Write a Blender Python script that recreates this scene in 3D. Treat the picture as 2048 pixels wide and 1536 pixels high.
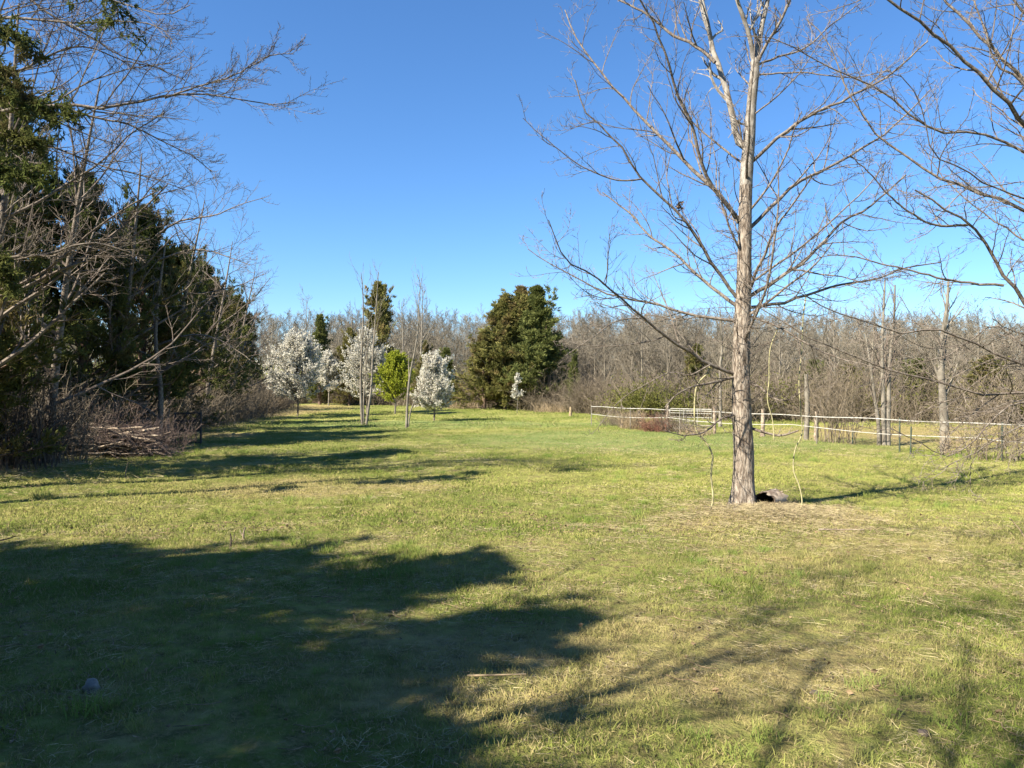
import bpy, math
import numpy as np
from mathutils import Vector

# ------------------------------------------------------------------ scene, camera, sky, sun
scene = bpy.context.scene
for o in list(bpy.data.objects):
    bpy.data.objects.remove(o)
C = scene.collection
rad = math.radians
F, CX, CY, H = 1538.0, 1024.0, 768.0, 1.8          # focal length and centre in photo pixels, eye height

cam_d = bpy.data.cameras.new('camera')
cam = bpy.data.objects.new('camera', cam_d)
C.objects.link(cam)
cam.location = (0, 0, H)
cam.rotation_euler = (rad(90), 0, 0)
cam_d.sensor_width = 36.0
cam_d.lens = 36.0 * F / 2048.0
cam_d.clip_end = 3000
scene.camera = cam

SUN_AZ, SUN_EL = rad(180 + 56), rad(41)            # where the sun stands, clockwise from +Y
w = bpy.data.worlds.new('World')
scene.world = w
w.use_nodes = True
nt = w.node_tree
nt.nodes.clear()
sky = nt.nodes.new('ShaderNodeTexSky')
sky.sky_type = 'NISHITA'
sky.sun_disc = False
sky.sun_elevation = SUN_EL
sky.sun_rotation = SUN_AZ
sky.air_density = 1.0
sky.dust_density = 0.0
sky.ozone_density = 9.0
bg = nt.nodes.new('ShaderNodeBackground')
bg.inputs['Strength'].default_value = 0.074
hs = nt.nodes.new('ShaderNodeHueSaturation')
hs.inputs['Saturation'].default_value = 1.06
wo = nt.nodes.new('ShaderNodeOutputWorld')
nt.links.new(sky.outputs[0], hs.inputs['Color'])
nt.links.new(hs.outputs[0], bg.inputs[0])
nt.links.new(bg.outputs[0], wo.inputs[0])

sun_d = bpy.data.lights.new('sun', 'SUN')
sun_d.energy = 5.0
sun_d.angle = rad(0.53)
sun_d.color = (1.0, 0.91, 0.76)
sun = bpy.data.objects.new('sun', sun_d)
C.objects.link(sun)
sdir = Vector((math.sin(SUN_AZ) * math.cos(SUN_EL), math.cos(SUN_AZ) * math.cos(SUN_EL), math.sin(SUN_EL)))
sun.rotation_euler = sdir.to_track_quat('Z', 'Y').to_euler()
sun.location = (-20, -20, 30)

scene.view_settings.view_transform = 'Standard'
scene.view_settings.look = 'None'
scene.view_settings.exposure = 1.5
scene.view_settings.gamma = 1.0
scene.view_settings.use_curve_mapping = False
scene.render.engine = 'CYCLES'
scene.cycles.max_bounces = 4
scene.cycles.diffuse_bounces = 1
scene.cycles.transparent_max_bounces = 4

# ------------------------------------------------------------------ numeric helpers
rng = np.random.default_rng(7)

def unproj(px, py, d):
    return np.array([(px - CX) / F * d, d, H - (py - CY) / F * d])

def gd(py):                                        # distance of flat ground under a photo row
    return F * H / (py - CY)

def gz(x, y):                                      # terrain height
    x = np.asarray(x, float); y = np.asarray(y, float)
    z = 0.035 * np.sin(x * 0.55 + 0.7) * np.cos(y * 0.43) + 0.02 * np.sin(x * 1.3 + y * 0.9)
    z = z * np.clip((y - 1.5) / 6 + 0.25, 0.25, 1.0)
    r = np.clip(np.hypot(x, y) - 75, 0, 220)
    return z + 0.042 * r

def norm(v):
    return v / np.maximum(np.linalg.norm(v, axis=-1, keepdims=True), 1e-9)

def resample(pts, n):
    pts = np.asarray(pts, float)
    # Catmull-Rom through the points, then even spacing
    P = np.vstack([2 * pts[0] - pts[1], pts, 2 * pts[-1] - pts[-2]])
    out = []
    for i in range(1, len(P) - 2):
        t = np.linspace(0, 1, 8, endpoint=False)[:, None]
        p0, p1, p2, p3 = P[i - 1], P[i], P[i + 1], P[i + 2]
        out.append(0.5 * (2 * p1 + (p2 - p0) * t + (2 * p0 - 5 * p1 + 4 * p2 - p3) * t ** 2 + (3 * p1 - p0 - 3 * p2 + p3) * t ** 3))
    out.append(pts[-1:])
    q = np.vstack(out)
    s = np.r_[0, np.cumsum(np.linalg.norm(np.diff(q, axis=0), axis=1))]
    u = np.linspace(0, s[-1], n)
    return np.stack([np.interp(u, s, q[:, k]) for k in range(3)], 1), s[-1]

class MB:
    """collects tubes and leaf cards as arrays and links them as one mesh object"""
    def __init__(self):
        self.V, self.Q, self.T, self.n = [], [], [], 0
        self.QM, self.TM = [], []
    def quads(self, V, Q, m=0):
        self.V.append(V.reshape(-1, 3)); self.Q.append(Q.reshape(-1, 4) + self.n)
        self.QM.append(np.full(len(self.Q[-1]), m)); self.n += len(self.V[-1])
        return self
    def tris(self, V, T, m=0):
        self.V.append(V.reshape(-1, 3)); self.T.append(T.reshape(-1, 3) + self.n)
        self.TM.append(np.full(len(self.T[-1]), m)); self.n += len(self.V[-1])
        return self
    def tubes(self, P, R, sides=3, m=0, cap=False):
        P = np.asarray(P, float); R = np.asarray(R, float)
        if P.ndim == 2:
            P, R = P[None], R[None]
        M, n, _ = P.shape
        t = norm(np.gradient(P, axis=1))
        tm = norm(P[:, -1] - P[:, 0])
        ref = np.where(np.abs(tm[:, 2:3]) < 0.8, np.array([[0, 0, 1.0]]), np.array([[1.0, 0, 0]]))[:, None, :]
        u = norm(np.cross(t, np.broadcast_to(ref, t.shape)))
        v = np.cross(u, t)
        a = np.arange(sides) * 2 * np.pi / sides
        V = P[:, :, None, :] + R[:, :, None, None] * (np.cos(a)[None, None, :, None] * u[:, :, None, :] + np.sin(a)[None, None, :, None] * v[:, :, None, :])
        base = (np.arange(M) * n * sides)[:, None, None] + (np.arange(n - 1) * sides)[None, :, None]
        i = np.arange(sides)[None, None, :]; j = (np.arange(sides) + 1) % sides
        j = j[None, None, :]
        Q = np.stack([base + i, base + j, base + sides + j, base + sides + i], -1)
        self.quads(V, Q, m)
        if cap:
            for mm in range(M):
                for ring, flip in ((0, True), (n - 1, False)):
                    rv = V[mm, ring]; c = rv.mean(0)
                    T = np.array([[k, (k + 1) % sides, sides] for k in range(sides)])
                    if flip: T = T[:, ::-1]
                    self.tris(np.vstack([rv, c]), T, m)
        return self
    def cards(self, pos, d, ln, wd, m=0):
        pos = np.asarray(pos, float); N = len(pos)
        d = norm(d)
        s = norm(np.cross(d, rng.normal(size=(N, 3))))
        ln = np.broadcast_to(ln, N)[:, None]; wd = np.broadcast_to(wd, N)[:, None]
        mid = pos + d * ln * 0.5
        bend = np.cross(d, s) * ln * 0.12
        V = np.stack([pos, mid + s * wd * 0.5 + bend, pos + d * ln, mid - s * wd * 0.5 + bend], 1)
        Q = np.arange(N * 4).reshape(N, 4)
        return self.quads(V, Q, m)
    def mesh(self, name, mats, smooth=False):
        V = np.vstack(self.V)
        me = bpy.data.meshes.new(name)
        q = np.vstack(self.Q) if self.Q else np.zeros((0, 4), int)
        t = np.vstack(self.T) if self.T else np.zeros((0, 3), int)
        me.vertices.add(len(V)); me.vertices.foreach_set('co', V.astype(np.float32).ravel())
        loops = np.r_[q.ravel(), t.ravel()].astype(np.int32)
        me.loops.add(len(loops)); me.loops.foreach_set('vertex_index', loops)
        starts = np.r_[np.arange(len(q)) * 4, len(q) * 4 + np.arange(len(t)) * 3].astype(np.int32)
        me.polygons.add(len(starts)); me.polygons.foreach_set('loop_start', starts)
        mi = np.r_[np.concatenate(self.QM) if self.QM else [], np.concatenate(self.TM) if self.TM else []].astype(np.int32)
        me.polygons.foreach_set('material_index', mi)
        me.polygons.foreach_set('use_smooth', np.full(len(starts), smooth))
        me.update(calc_edges=True)
        for x in (mats if isinstance(mats, (list, tuple)) else [mats]):
            me.materials.append(x)
        return me
    def build(self, name, mats, parent=None, smooth=False):
        o = bpy.data.objects.new(name, self.mesh(name, mats, smooth))
        C.objects.link(o)
        if parent: o.parent = parent
        return o

def spawn(P, R, L, k, s0, s1, a0, a1, lf, up=0.0, nz=0.1, rr=0.5, n=5, bias=None, rmin=0.002, tip=0.35, shrink=0.55, rmax=None, curl=0.0):
    """k children along every parent line; returns their lines, radii and lengths"""
    M, m, _ = P.shape
    s = s0 + (s1 - s0) * ((np.arange(k)[None] + rng.random((M, k))) / k)
    f = s * (m - 1); i = np.minimum(f.astype(int), m - 2); g = (f - i)[..., None]
    r_ = np.arange(M)[:, None]
    p = P[r_, i] * (1 - g) + P[r_, i + 1] * g
    t = norm(P[r_, i + 1] - P[r_, i])
    rad_ = R[r_, i] * (1 - g[..., 0]) + R[r_, i + 1] * g[..., 0]
    perp = rng.normal(size=t.shape)
    if bias is not None: perp = perp + np.asarray(bias)
    perp = norm(perp - (perp * t).sum(-1, keepdims=True) * t)
    a = rng.uniform(a0, a1, (M, k, 1)) * np.pi / 180
    d = norm(np.cos(a) * t + np.sin(a) * perp)
    ln = (L[:, None] * lf * (1 - shrink * s) * rng.uniform(0.6, 1.25, (M, k)))
    r0 = np.maximum(rad_ * rr * rng.uniform(0.7, 1.1, (M, k)), rmin)
    if rmax: r0 = np.minimum(r0, rmax)
    N = M * k
    p, d, ln, r0 = p.reshape(N, 3), d.reshape(N, 3), ln.ravel(), r0.ravel()
    cv = norm(rng.normal(size=(N, 3))) * curl
    out = np.zeros((N, n, 3)); out[:, 0] = p
    for j in range(1, n):
        d = norm(d + np.array([0, 0, up]) + cv + nz * rng.normal(size=(N, 3)))
        out[:, j] = out[:, j - 1] + d * (ln / (n - 1))[:, None]
    rr_ = r0[:, None] * np.linspace(1, tip, n)[None]
    return out, rr_, ln

def line_radii(r0, r1, n):
    return np.linspace(r0, r1, n)

# ------------------------------------------------------------------ materials
def new_mat(name):
    m = bpy.data.materials.new(name); m.use_nodes = True
    m.node_tree.nodes.clear()
    return m, m.node_tree

class NB:
    def __init__(self, t): self.t = t
    def n(self, typ, **kw):
        x = self.t.nodes.new(typ)
        for k, v in kw.items(): setattr(x, k, v)
        return x
    def l(self, a, b): self.t.links.new(a, b)
    def setv(self, sock, v):
        if hasattr(v, 'is_linked') or isinstance(v, bpy.types.NodeSocket): self.l(v, sock)
        else: sock.default_value = v
    def math(self, op, a, b=0.0, clamp=False):
        x = self.n('ShaderNodeMath', operation=op, use_clamp=clamp)
        self.setv(x.inputs[0], a); self.setv(x.inputs[1], b)
        return x.outputs[0]
    def mix(self, f, a, b):
        x = self.n('ShaderNodeMix', data_type='RGBA')
        self.setv(x.inputs[0], f)
        self.setv(x.inputs[6], a if not isinstance(a, tuple) else (*a, 1))
        self.setv(x.inputs[7], b if not isinstance(b, tuple) else (*b, 1))
        return x.outputs[2]
    def noise(self, vec, scale, detail=3.0, rough=0.55):
        x = self.n('ShaderNodeTexNoise'); x.inputs['Scale'].default_value = scale
        x.inputs['Detail'].default_value = detail; x.inputs['Roughness'].default_value = rough
        self.l(vec, x.inputs['Vector']); return x.outputs[0]
    def ramp(self, v, lo, hi):
        x = self.n('ShaderNodeMapRange', interpolation_type='SMOOTHSTEP')
        self.setv(x.inputs[0], v); x.inputs[1].default_value = lo; x.inputs[2].default_value = hi
        return x.outputs[0]
    def scaled(self, vec, s):
        x = self.n('ShaderNodeVectorMath', operation='MULTIPLY'); self.l(vec, x.inputs[0]); x.inputs[1].default_value = s
        return x.outputs[0]
    def pos(self): return self.n('ShaderNodeNewGeometry').outputs['Position']
    def objco(self): return self.n('ShaderNodeTexCoord').outputs['Object']
    def orand(self): return self.n('ShaderNodeObjectInfo').outputs['Random']
    def out(self, s): self.l(s, self.n('ShaderNodeOutputMaterial').inputs[0])
    def bsdf(self, col, rough=0.8, bump=None, bd=0.01, spec=0.25):
        b = self.n('ShaderNodeBsdfPrincipled'); self.setv(b.inputs['Base Color'], col if not isinstance(col, tuple) else (*col, 1))
        b.inputs['Roughness'].default_value = rough; b.inputs['Specular IOR Level'].default_value = spec
        if bump is not None:
            q = self.n('ShaderNodeBump'); q.inputs['Distance'].default_value = bd; q.inputs['Strength'].default_value = 1.0
            self.l(bump, q.inputs['Height']); self.l(q.outputs[0], b.inputs['Normal'])
        return b.outputs[0]

def mat_bark(name, a, b, scale=14, bd=0.012, stretch=(1, 1, 0.25), vary=0.0):
    m, t = new_mat(name); B = NB(t)
    v = B.scaled(B.objco(), stretch)
    n1 = B.noise(v, scale, 4, 0.6); n2 = B.noise(B.objco(), 1.7, 2)
    f = B.ramp(n1, 0.36, 0.66)
    f = B.math('MULTIPLY', f, B.math('ADD', B.math('MULTIPLY', n2, 0.8), 0.6), True)
    col = B.mix(f, a, b)
    if vary:
        col = B.mix(B.math('MULTIPLY', B.orand(), vary), col, (0.135, 0.112, 0.08))
    B.out(B.bsdf(col, 0.85, n1, bd, 0.15)); return m

def mat_leaf(name, a, b, trans=0.3, scale=2.5, vary=0.0, third=None, tf=0.0):
    m, t = new_mat(name); B = NB(t)
    f = B.ramp(B.noise(B.pos(), scale, 4, 0.65), 0.35, 0.65)
    col = B.mix(f, a, b)
    if third: col = B.mix(B.ramp(B.noise(B.pos(), 0.9, 3), 0.52, 0.66), col, third)
    if vary:
        col = B.mix(B.math('MULTIPLY', B.orand(), vary), col, (0.13, 0.10, 0.035))
    d = B.n('ShaderNodeBsdfDiffuse'); B.l(col, d.inputs[0])
    r = B.n('ShaderNodeBsdfTranslucent'); B.l(col, r.inputs[0])
    x = B.n('ShaderNodeMixShader'); x.inputs[0].default_value = trans
    B.l(d.outputs[0], x.inputs[1]); B.l(r.outputs[0], x.inputs[2]); B.out(x.outputs[0]); return m

def ellipse(B, xy, cx, cy, rx, ry, soft=0.6):
    """1 inside an ellipse on the ground, 0 outside"""
    X, Y = xy
    a = B.math('DIVIDE', B.math('SUBTRACT', X, cx), rx); b = B.math('DIVIDE', B.math('SUBTRACT', Y, cy), ry)
    d = B.math('ADD', B.math('MULTIPLY', a, a), B.math('MULTIPLY', b, b))
    return B.math('SUBTRACT', 1.0, B.ramp(d, 1 - soft, 1 + soft))

FRESH, YEL, STRAW, DARK, TAN = (0.16, 0.20, 0.042), (0.305, 0.31, 0.09), (0.39, 0.32, 0.14), (0.085, 0.125, 0.024), (0.38, 0.275, 0.145)
def turf_group():
    """colour of the turf at a spot in the field, shared by soil and blades"""
    g = bpy.data.node_groups.new('turf_colour', 'ShaderNodeTree')
    g.interface.new_socket('Colour', in_out='OUTPUT', socket_type='NodeSocketColor')
    g.interface.new_socket('Straw', in_out='OUTPUT', socket_type='NodeSocketFloat')
    B = NB(g)
    p = B.scaled(B.pos(), (1, 1, 0))
    sp = B.n('ShaderNodeSeparateXYZ'); B.l(p, sp.inputs[0]); xy = (sp.outputs[0], sp.outputs[1])
    n1 = B.noise(p, 0.22, 3); n2 = B.noise(p, 0.9, 4, 0.6); n3 = B.noise(p, 4.5, 3, 0.6)
    mixn = B.math('ADD', B.math('MULTIPLY', n1, 0.45), B.math('ADD', B.math('MULTIPLY', n2, 0.35), B.math('MULTIPLY', n3, 0.2)))
    col = B.mix(B.ramp(mixn, 0.42, 0.58), FRESH, YEL)
    # yellow-green flush of new growth across the middle, cooler grass behind it
    yel = B.math('MAXIMUM', ellipse(B, xy, 6.5, 15.5, 9, 3.6, 0.7), ellipse(B, xy, 11, 12, 6, 3.5, 0.7))
    col = B.mix(B.math('MULTIPLY', yel, B.ramp(n2, 0.28, 0.6)), col, (0.34, 0.345, 0.095))
    cool = B.math('MAXIMUM', ellipse(B, xy, 5, 25, 7, 4.5, 0.6), ellipse(B, xy, -3, 34, 9, 3.0, 0.6))
    col = B.mix(B.math('MULTIPLY', cool, 0.6), col, (0.20, 0.265, 0.09))
    straw = B.math('MULTIPLY', B.ramp(B.math('ADD', B.math('MULTIPLY', n2, 0.5), B.math('MULTIPLY', n3, 0.5)), 0.50, 0.66), 0.7)
    more = B.math('MAXIMUM', ellipse(B, xy, 3.6, 10.3, 1.7, 1.0, 0.8), B.math('MULTIPLY', ellipse(B, xy, 4.2, 8.4, 2.8, 1.5, 0.9), 0.5))
    more = B.math('MAXIMUM', more, ellipse(B, xy, 0.6, 5.0, 1.9, 0.9, 0.8))
    more = B.math('MAXIMUM', more, ellipse(B, xy, -3.5, 13.5, 2.2, 1.2, 0.8))
    far = B.math('MAXIMUM', ellipse(B, xy, -17, 53, 5.5, 14, 0.5), ellipse(B, xy, 19, 27, 10, 6, 0.5))
    far = B.math('MAXIMUM', far, ellipse(B, xy, -11.5, 27, 2.6, 1.3, 0.6))
    straw = B.math('ADD', straw, B.math('MULTIPLY', B.math('MULTIPLY', B.math('MAXIMUM', more, far), 1.1), B.ramp(n2, 0.2, 0.6)), True)
    col = B.mix(B.math('MULTIPLY', straw, 0.85), col, B.mix(B.math('MULTIPLY', far, 0.7), STRAW, TAN))
    o = B.n('NodeGroupOutput'); B.l(col, o.inputs[0]); B.l(straw, o.inputs[1])
    return g
TURF = turf_group()

def mat_ground():
    m, t = new_mat('turf_soil'); B = NB(t)
    g = B.n('ShaderNodeGroup'); g.node_tree = TURF
    p = B.pos()
    f1 = B.noise(p, 28, 5, 0.7); f2 = B.noise(p, 7, 4, 0.6)
    thatch = B.mix(B.ramp(f1, 0.35, 0.7), (0.06, 0.046, 0.024), (0.30, 0.235, 0.11))
    sp = B.n('ShaderNodeSeparateXYZ'); B.l(p, sp.inputs[0])
    near = B.math('SUBTRACT', 1.0, B.ramp(sp.outputs[1], 10, 34))
    k = B.math('MULTIPLY', B.math('ADD', B.math('MULTIPLY', near, 0.70), 0.12), B.ramp(f2, 0.3, 0.7))
    col = B.mix(k, g.outputs[0], thatch)
    B.out(B.bsdf(col, 0.95, B.math('ADD', f1, f2), 0.05, 0.05)); return m

def mat_blade(name, mixto, f0, trans=0.2, base=None):
    m, t = new_mat(name); B = NB(t)
    g = B.n('ShaderNodeGroup'); g.node_tree = TURF
    col = B.mix(B.math('MULTIPLY', B.orand(), f0), B.mix(0.25, base, g.outputs[0]) if base else g.outputs[0], mixto)
    nv = B.n('ShaderNodeVectorMath', operation='ADD'); B.l(B.scaled(B.n('ShaderNodeNewGeometry').outputs['Normal'], (1.3, 1.3, 1.3)), nv.inputs[0]); nv.inputs[1].default_value = (0, 0, 1)
    nn = B.n('ShaderNodeVectorMath', operation='NORMALIZE'); B.l(nv.outputs[0], nn.inputs[0])
    d = B.n('ShaderNodeBsdfDiffuse'); B.l(col, d.inputs[0]); B.l(nn.outputs[0], d.inputs['Normal'])
    r = B.n('ShaderNodeBsdfTranslucent'); B.l(col, r.inputs[0])
    x = B.n('ShaderNodeMixShader'); x.inputs[0].default_value = trans
    B.l(d.outputs[0], x.inputs[1]); B.l(r.outputs[0], x.inputs[2]); B.out(x.outputs[0]); return m

def mat_plain(name, col, rough=0.6, var=0.25, scale=9, metal=0.0):
    m, t = new_mat(name); B = NB(t)
    n = B.noise(B.objco(), scale, 4, 0.6)
    c = B.mix(B.ramp(n, 0.35, 0.7), tuple(x * (1 - var) for x in col), tuple(min(1, x * (1 + var)) for x in col))
    B.out(B.bsdf(c, rough, n, 0.004, 0.3)); return m

M_GROUND = mat_ground()
M_BLADE = mat_blade('grass_blade', DARK, 0.55)
M_DRYBLADE = mat_blade('dry_grass_blade', (0.30, 0.22, 0.115), 0.5, base=(0.40, 0.33, 0.17))
M_TALL = mat_blade('grass_tuft', (0.13, 0.21, 0.045), 0.8)
M_STRAW = mat_plain('dry_straw', (0.40, 0.335, 0.19), 0.85)
M_STRAWD = mat_plain('weathered_straw', (0.25, 0.19, 0.115), 0.85)
M_TRUNK = mat_bark('furrowed_grey_bark', (0.131, 0.101, 0.077), (0.388, 0.334, 0.271), 38, 0.03, (1, 1, 0.20))
M_PALE = mat_bark('smooth_pale_bark', (0.167, 0.145, 0.116), (0.345, 0.316, 0.273), 12, 0.006, (1, 1, 0.6))
M_LIMB = mat_bark('grey_limb_bark', (0.106, 0.083, 0.066), (0.238, 0.205, 0.168), 22, 0.006, (1, 1, 1))
M_TWIG = mat_bark('twig_bark', (0.120, 0.093, 0.075), (0.198, 0.165, 0.135), 5, 0.002, (1, 1, 1))
M_TWIGR = mat_bark('reddish_twig_bark', (0.114, 0.081, 0.069), (0.204, 0.156, 0.129), 5, 0.002, (1, 1, 1))
M_WOOD = mat_bark('woodland_bark', (0.150, 0.130, 0.098), (0.265, 0.232, 0.178), 3, 0.002, (1, 1, 1), 0.45)
M_WOODP = mat_bark('pale_sapling_bark', (0.149, 0.131, 0.104), (0.248, 0.223, 0.181), 4, 0.002, (1, 1, 1))
M_BRUSH = mat_bark('thicket_bark', (0.136, 0.108, 0.076), (0.248, 0.204, 0.144), 4, 0.002, (1, 1, 1), 0.5)
M_BRIAR = mat_bark('red_briar_bark', (0.168, 0.070, 0.052), (0.252, 0.133, 0.091), 4, 0.002, (1, 1, 1))
M_DEAD = mat_bark('weathered_wood', (0.16, 0.12, 0.09), (0.42, 0.345, 0.26), 9, 0.01, (1, 1, 1))
M_DARKWOOD = mat_bark('old_dark_wood', (0.05, 0.038, 0.03), (0.15, 0.115, 0.09), 9, 0.01, (1, 1, 1))
M_CEDAR = mat_leaf('cedar_foliage', (0.065, 0.085, 0.026), (0.13, 0.15, 0.046), 0.25, 2.2, 0.35, (0.155, 0.13, 0.058))
M_CEDARO = mat_leaf('olive_cedar_foliage', (0.15, 0.155, 0.05), (0.27, 0.25, 0.085), 0.3, 1.8, 0.3, (0.22, 0.17, 0.075))
M_CEDARG = mat_leaf('green_cedar_foliage', (0.105, 0.13, 0.042), (0.20, 0.225, 0.075), 0.3, 2.0, 0.2)
M_UNDER = mat_leaf('understory_leaf', (0.10, 0.11, 0.03), (0.20, 0.195, 0.06), 0.3, 1.2)
M_CEDARB = mat_bark('cedar_bark', (0.09, 0.06, 0.045), (0.24, 0.17, 0.125), 12, 0.01)
M_BLOSSOM = mat_leaf('white_blossom', (0.56, 0.53, 0.43), (0.74, 0.71, 0.62), 0.4, 6)
M_NEWLEAF = mat_leaf('new_green_leaf', (0.14, 0.18, 0.04), (0.24, 0.27, 0.06), 0.4, 5)
M_YLEAF = mat_leaf('yellow_green_leaf', (0.225, 0.265, 0.03), (0.37, 0.40, 0.05), 0.4, 3)
M_VINE = mat_plain('pale_vine', (0.34, 0.31, 0.165), 0.7)
M_TAPE = mat_plain('white_fence_tape', (0.46, 0.45, 0.41), 0.6, 0.2)
M_GATE = mat_plain('galvanised_steel', (0.32, 0.31, 0.27), 0.45, 0.15)
M_IRON = mat_plain('dark_iron', (0.035, 0.03, 0.028), 0.6)
M_TPOST = mat_plain('green_steel_post', (0.06, 0.08, 0.06), 0.5)
M_STONE = mat_plain('pale_limestone', (0.20, 0.185, 0.16), 0.9, 0.35, 12)
M_CLODLEAF = mat_plain('dead_leaf', (0.24, 0.17, 0.10), 0.9, 0.5)
M_HOLLOWSHADE = mat_plain('painted_hollow_shade', (0.012, 0.010, 0.009), 0.95)  # near-black colour stands in for the shade inside the hollow log
M_CLOD = mat_plain('dark_clod', (0.10, 0.08, 0.065), 0.95, 0.4, 14)
M_TALLDRY = mat_plain('tall_dry_grass', (0.32, 0.245, 0.15), 0.85, 0.3)

# ------------------------------------------------------------------ tagging
def tag(o, label, cat=None, group=None, kind=None):
    o['label'] = label
    if cat: o['category'] = cat
    if group: o['group'] = group
    if kind: o['kind'] = kind
    return o

def thing(name, label, cat, loc=(0, 0, 0), group=None, rz=0.0, sc=1.0):
    o = bpy.data.objects.new(name, None); C.objects.link(o)
    o.empty_display_size = 0.2
    o.location = loc; o.rotation_euler = (0, 0, rz); o.scale = (sc, sc, sc) if not isinstance(sc, tuple) else sc
    return tag(o, label, cat, group)

def part(name, me, parent):
    o = bpy.data.objects.new(name, me); C.objects.link(o); o.parent = parent
    return o

def stand(px, d, dx=0.0):                          # spot on the ground at a bearing and distance
    x = (px - CX) / F * d + dx
    return (x, d, float(gz(x, d)))

# ------------------------------------------------------------------ ground
def make_ground():
    xs = np.unique(np.r_[np.linspace(-400, -40, 25), np.linspace(-40, 40, 161), np.linspace(40, 400, 25)])
    ys = np.unique(np.r_[np.linspace(-120, -10, 12), np.linspace(-10, 60, 141), np.linspace(60, 500, 60)])
    X, Y = np.meshgrid(xs, ys)
    V = np.stack([X, Y, gz(X, Y)], -1)
    nx = len(xs)
    i, j = np.meshgrid(np.arange(nx - 1), np.arange(len(ys) - 1))
    b = j * nx + i
    Q = np.stack([b, b + 1, b + 1 + nx, b + nx], -1)
    m = MB(); m.quads(V, Q)
    o = m.build('ground', M_GROUND, None, True)
    tag(o, 'grassy field sloping up to the woods behind', None, None, 'structure')
make_ground()

# ------------------------------------------------------------------ scatter (geometry nodes), for what nobody could count
def scatter(name, pts, rot, scl, idx, meshes, label, cat):
    coll = bpy.data.collections.new(name + '_pieces')
    for k, me in enumerate(meshes):
        coll.objects.link(bpy.data.objects.new('%s_piece_%02d' % (name, k), me))
    me = bpy.data.meshes.new(name)
    me.vertices.add(len(pts)); me.vertices.foreach_set('co', np.asarray(pts, np.float32).ravel())
    a = me.attributes.new('turn', 'FLOAT_VECTOR', 'POINT'); a.data.foreach_set('vector', np.asarray(rot, np.float32).ravel())
    scl = np.asarray(scl, np.float32)
    if scl.ndim == 1: scl = np.repeat(scl[:, None], 3, 1)
    a = me.attributes.new('size', 'FLOAT_VECTOR', 'POINT'); a.data.foreach_set('vector', np.ascontiguousarray(scl).ravel())
    a = me.attributes.new('pick', 'INT', 'POINT'); a.data.foreach_set('value', np.asarray(idx, np.int32))
    o = bpy.data.objects.new(name, me); C.objects.link(o)
    g = bpy.data.node_groups.new(name, 'GeometryNodeTree')
    g.interface.new_socket('Geometry', in_out='INPUT', socket_type='NodeSocketGeometry')
    g.interface.new_socket('Geometry', in_out='OUTPUT', socket_type='NodeSocketGeometry')
    gi = g.nodes.new('NodeGroupInput'); go = g.nodes.new('NodeGroupOutput')
    ci = g.nodes.new('GeometryNodeCollectionInfo'); ci.inputs['Collection'].default_value = coll
    ci.inputs['Separate Children'].default_value = True; ci.inputs['Reset Children'].default_value = True
    ip = g.nodes.new('GeometryNodeInstanceOnPoints'); ip.inputs['Pick Instance'].default_value = True
    def na(n, typ):
        x = g.nodes.new('GeometryNodeInputNamedAttribute'); x.data_type = typ; x.inputs[0].default_value = n
        return x.outputs[0]
    er = g.nodes.new('FunctionNodeEulerToRotation')
    L = g.links.new
    L(gi.outputs[0], ip.inputs['Points']); L(ci.outputs[0], ip.inputs['Instance'])
    L(na('pick', 'INT'), ip.inputs['Instance Index'])
    L(na('turn', 'FLOAT_VECTOR'), er.inputs[0]); L(er.outputs[0], ip.inputs['Rotation'])
    L(na('size', 'FLOAT_VECTOR'), ip.inputs['Scale'])
    L(ip.outputs[0], go.inputs[0])
    o.modifiers.new('scatter', 'NODES').node_group = g
    return tag(o, label, cat, None, 'stuff')

def blades(nb, spread, h0, h1, wd, lean, mat, name, flat=False, dry=0.0):
    m = MB()
    r = spread * np.sqrt(rng.random(nb)); a = rng.uniform(0, 2 * np.pi, nb)
    p = np.stack([r * np.cos(a), r * np.sin(a), np.full(nb, -0.004)], 1)
    d = rng.normal(size=(nb, 3)) * lean; d[:, 2] = 1
    if flat:
        d[:, 2] = rng.uniform(-0.02, 0.25, nb); p[:, 2] = rng.uniform(0.004, 0.03, nb)
    d = norm(d)
    h = rng.uniform(h0, h1, nb)[:, None]
    s = norm(np.cross(d, rng.normal(size=(nb, 3)))) * wd * rng.uniform(0.7, 1.3, nb)[:, None] * 0.5
    bend = norm(rng.normal(size=(nb, 3)) * np.array([1, 1, 0.1]))
    mid = p + d * h * 0.55 + bend * h * 0.05
    tip = p + d * h + bend * h * rng.uniform(0.1, 0.4, nb)[:, None]
    V = np.stack([p - s, p + s, mid + s * 0.8, mid - s * 0.8, tip], 1)
    b = np.arange(nb)[:, None] * 5
    m.V.append(V.reshape(-1, 3)); m.n = nb * 5
    m.Q.append(np.concatenate([b, b + 1, b + 2, b + 3], 1)); mi = (rng.random(nb) < dry).astype(int); m.QM.append(mi)
    m.T.append(np.concatenate([b + 3, b + 2, b + 4], 1)); m.TM.append(mi)
    return m.mesh(name, [mat, M_DRYBLADE])

def field_points(y0, y1, dens, margin=1.5):
    """random spots on the lawn, more than the view covers on both sides"""
    half = lambda y: y * 0.70 + margin
    A = (half(y0) + half(y1)) * (y1 - y0)
    n = int(A * dens)
    y = np.sqrt(rng.uniform(y0 ** 2, y1 ** 2, n)); x = rng.uniform(-1, 1, n) * half(y)
    return np.stack([x, y, gz(x, y)], 1)

def patchy(p, s, seed):
    x, y = p[:, 0] * s, p[:, 1] * s
    return 0.5 + 0.25 * (np.sin(x * 1.7 + seed + 1.3 * np.sin(y * 0.9)) + np.sin(y * 2.1 - seed + 1.1 * np.sin(x * 1.3)))

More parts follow.
